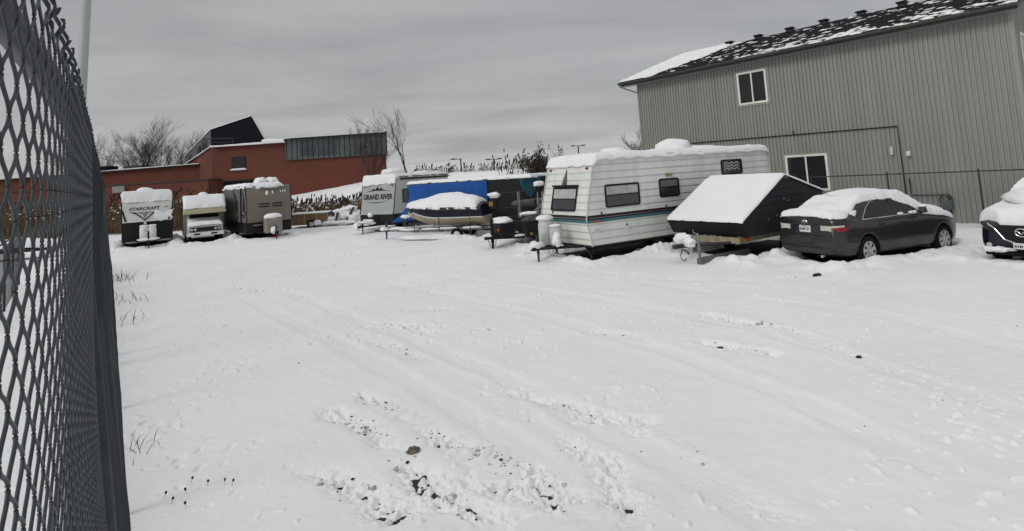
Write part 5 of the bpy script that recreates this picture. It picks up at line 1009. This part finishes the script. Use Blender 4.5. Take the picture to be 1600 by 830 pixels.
# ------------------------------------------------------------------ near chain link fence
dv = Vector((-.5770, .8166, 0)); dv.normalize(); rt = Vector((dv.y, -dv.x, 0))          # along, and its right-hand side
HT = .30
def fpos(s, z, extra=0.):
    e_ = .030*math.exp(-(s-.60)/.5) if s > .25 else .030*math.exp(.7)+(.25-s)*.12
    o_ = -(.060+e_)+.029*max(0, CH-z)**2-extra+.010*nz(s, z, 3, .9)*min(1, s*.4)
    p = dv*s+rt*o_; p.z = z; return p
nf = thing('chain_link_fence', (0, 0, 0), 0, 'tall dark chain link fence with barbed top running away along the left edge', 'fence')
FP = {'f': lambda s, z: (fpos(s, z), -rt)}
def wires(s0, s1, r, n, fine):
    """vertical wires that zig-zag and hook round their neighbours, twisted to points at the top"""
    g = G(); WD = .040; HP = .036; k0 = round(s0/WD); k1 = round(s1/WD); hs = int((CH+HT-.02)/HP)
    for k in range(k0, k1):
        s = k*WD; pl = []
        for q in range(hs+1):
            side = (q+k) % 2
            if fine:
                for dd in (-.38, -.24, -.12, -.04, .04, .12, .24, .38):
                    t = q+dd
                    if t < 0 or t > hs: continue
                    a = abs(dd); e_ = a if a > .25 else a*a*2+.125; x = .55*(side+(1-2*side)*(e_-.10)*1.1)+.45*(.5-.5*math.cos(PI*(t+k))); x = x
                    sag = .06*nz(k*.7, q*.3, 2)
                    pl.append(fpos(s+WD*(x+sag), .02+t*HP)-rt*(.0004*math.cos(PI*(t+k))))
            else: pl.append(fpos(s+WD*side*1.04, .02+q*HP)-rt*(.0006*(1 if side else -1)))
        top = .02+hs*HP; sx = s+WD*((hs+k) % 2)
        if (hs+k) % 2 == 0 or 1:
            for t in range(1, 9 if fine else 3):
                f = t/(8 if fine else 2); p = fpos(sx+.006*math.cos(f*9+k), top+.055*f); pl.append(p+rt*(.004*math.sin(f*9+k)))
        g.tube(pl, r, n, cap=False)
    return g.ob('wire_mesh', M['vinyl'], nf, smooth=True)
wires(.2, 3.2, .0021, 6, True); wires(3.2, 12, .0022, 4, False); wires(12, 29, .0028, 3, False)
g = G(); g.tube([fpos(s, CH+.235, .032) for s in [.2+.1*k for k in range(40)]+[4.2+k for k in range(25)]], .021, 16); g.ob('top_rail', M['vinyl'], nf, smooth=True)
for zz in (2.15, 1.2): g = G(); g.tube([fpos(s, zz, .022) for s in [.2+.2*k for k in range(30)]+[6.2+k for k in range(23)]], .0035, 5); g.ob('tension_wire', M['vinyl'], nf)
for s in (3.1, 6.1, 9.1, 12.1, 15.1, 18.1, 21.1, 24.1, 27.1, 29): g = G(); g.tube([fpos(s, -.05, .06), fpos(s, CH+.24, .06)], .03, 10); g.ob('post', M['vinyl'], nf, smooth=True)
fp = thing('light_pole', (-7.0, 9.0, 0), 0, 'plain pale grey pole standing behind the dark chain link fence', 'pole'); fp.rotation_euler = (0, R(3.0), 0)
g = G(); g.tube([(0, 0, 0), (0, 0, 9)], [.075, .062], 20); g.ob('shaft', M['pole'], fp, smooth=True); g = G(); g.box(-.17, .17, -.17, .17, 0, .03); g.ob('base_plate', M['steel'], fp)
# farther fence seen through the mesh
ff = thing('wire_fence', (-11.2, 12.4, 0), 128, 'distant chain link panel seen through the dark mesh at far left', 'fence')
chain('wire_mesh', {'s': (0, 9), 'f': lambda s, z: (Vector((s, 0, z)), Vector((0, 1, 0)))}, .05, 1.75, .045, M['dsteel'], ff, rw=.0018, n=3)
g = G(); g.tube([(0, 0, 1.8), (9, 0, 1.8)], .022, 8); g.ob('top_rail', M['dsteel'], ff)
for s in (0, 3, 6, 9): g = G(); g.tube([(s, 0, -.1), (s, 0, 1.84)], .028, 8); g.ob('post', M['dsteel'], ff)
sh = thing('snowy_boat', (-24.5, 28.6, 0), 20, 'small upturned boat under snow seen through the mesh at far left', 'boat')
g = G(); g.grid(lambda a, b: ((a-.5)*3.6, (b-.5)*1.4*math.sin(PI*min(1, .12+a*.9))**.5, .45+.5*math.sin(PI*b)*math.sin(PI*min(1, .1+a*.85))), 20, 12); g.ob('hull', M['charcoal'], sh, smooth=True)
snow('snow_cover', sh, lambda a, b: ((a-.5)*3.3, (b-.5)*1.1*math.sin(PI*min(1, .12+a*.9))**.5, .50+.5*math.sin(PI*(.12+.76*b))*math.sin(PI*min(1, .1+a*.85))), 30, 16, .14, 9)
# ------------------------------------------------------------------ small things on the snow
def near_h(x, y): return float(snowz(np.array([x]), np.array([y]))[0])
tufts = G(); rnd = random.Random(5)
for s0, n, h in ((4.8, 4, .16), (7.5, 12, .26), (15, 10, .35), (18, 12, .4), (23, 25, .5)):
    for k in range(n):
        s = s0+rnd.gauss(0, .12+.03*s0*.5); b = fpos(s, .03)+rt*(.03+abs(rnd.gauss(0, .05+.012*s0))); H = rnd.uniform(.4, 1)*h; d = Vector((rnd.gauss(.0, .35), rnd.gauss(0, .3), 1)).normalized()*H; w2 = rt*.0018*(1+s*.12)
        b.z = .05; m_ = b+d*.55; e_ = b+d+Vector((d.x*.5, d.y*.5, -.1*H)); tufts.add([b-w2, b+w2, m_+w2, e_, m_-w2], [(0, 1, 2, 3, 4)])
o = tufts.ob('dry_grass', M['reed']); tag(o, 'thin dry grass blades poking from the snow along the fence foot', 'grass', kind='stuff')
# grit and frozen clods scattered along the wheel tracks
gr_ = G(); rnd = random.Random(9)
def clod(g, x, y, r, flat=.6, z=None):
    z = near_h(x, y) if z is None else z; vs = []; ph = rnd.uniform(0, 6)
    for i in range(4):
        for k in range(6):
            a = PI*(i+.5)/4; b = 2*PI*k/6+ph; q = r*(.45+.8*rnd.random()); vs.append((x+q*math.sin(a)*math.cos(b), y+q*math.sin(a)*math.sin(b), z+flat*q*math.cos(a)))
    g.add(vs, [(i*6+k, i*6+(k+1) % 6, (i+1)*6+(k+1) % 6, (i+1)*6+k) for i in range(3) for k in range(6)]+[tuple(range(5, -1, -1)), tuple(range(18, 24))])
cl_pts = []
for pts, wd, cl_, rd in TR:
    if cl_ < .25: continue
    for (ax, ay), (bx, by_) in zip(pts, pts[1:]):
        Ls = math.hypot(bx-ax, by_-ay); dist = math.hypot(ax, ay); n = int(Ls*cl_*(26 if dist < 12 else 8))
        for _ in range(max(1, n)):
            q = rnd.random(); 
            if vnoise(np.array([ax*3+q*Ls*2.2]), np.array([ay]), 5)[0] < -.05: continue
            cl_pts.append((ax+(bx-ax)*q+rnd.gauss(0, wd*.55), ay+(by_-ay)*q+rnd.gauss(0, wd*.55), rnd.choice((.004, .005, .007, .007, .010, .010, .014, .019))*(1+.03*dist)*(.6+.4*cl_)))
for p in ((1475, 640), (1353, 680), (1590, 520), (1303, 452)): X, Y = at(*p); cl_pts.append((X, Y, .012))
for p in ((255, 792), (267, 800), (297, 768), (290, 806), (323, 770), (350, 768), (361, 769), (291, 784)):
    X, Y = at(*p); z = near_h(X, Y); dx = rnd.uniform(-.03, .03); g = G(); g.tube([(0, 0, -.01), (dx*.4, .01, .015), (dx, 0, .035)], .0016, 4); g.tube([(dx, 0, .030), (dx, 0, .040), (dx*1.1, 0, .052), (dx*1.2, 0, .058)], [.004, .011, .010, .002], 7)
    o = g.ob('seed_stalk', M['seed'], None, smooth=True); o.location = (X, Y, z); tag(o, 'tiny dark seed head on a thin stalk poking from the snow at lower left', 'seed head', 'seed heads poking from the snow')
xs_, ys_ = np.array([c[0] for c in cl_pts]), np.array([c[1] for c in cl_pts]); zs_ = snowz(xs_, ys_)
gs_ = G()
for (x, y, r), z in zip(cl_pts, zs_):
    if rnd.random() < .45: clod(gr_, x, y, r, .45, float(z))
    else: clod(gs_, x, y, r*1.25, .8, float(z)+.003)
o = gs_.ob('snow_crumbs', M['dirtysnow'], smooth=True); tag(o, 'dirty lumps of snow thrown up along the wheel tracks', 'snow crumbs', kind='stuff')
o = gr_.ob('grit', M['soil']); tag(o, 'dark frozen grit and crumbs of soil scattered along the wheel tracks', 'grit', kind='stuff')
for px_, py_, r, lab, mm in ((646, 718, .065, 'flat tan stone lying on the snow beside the strongest wheel track', 'stone'), (1277, 436, .09, 'dark clod of earth on the snow in front of the grey sedan', 'soil'), (1126, 551, .05, 'dark flat lump at the head of the short right hand track', 'soil'), (1343, 569, .035, 'small dark lump alone on the snow right of centre', 'soil')):
    X, Y = at(px_, py_); o = clump('stone' if mm == 'stone' else 'earth_clod', None, (0, 0, 0), r, r*.6, r*.5, px_, M[mm], 8, .45); o.location = (X, Y, near_h(X, Y)+.012); tag(o, lab, 'stone' if mm == 'stone' else 'clod')
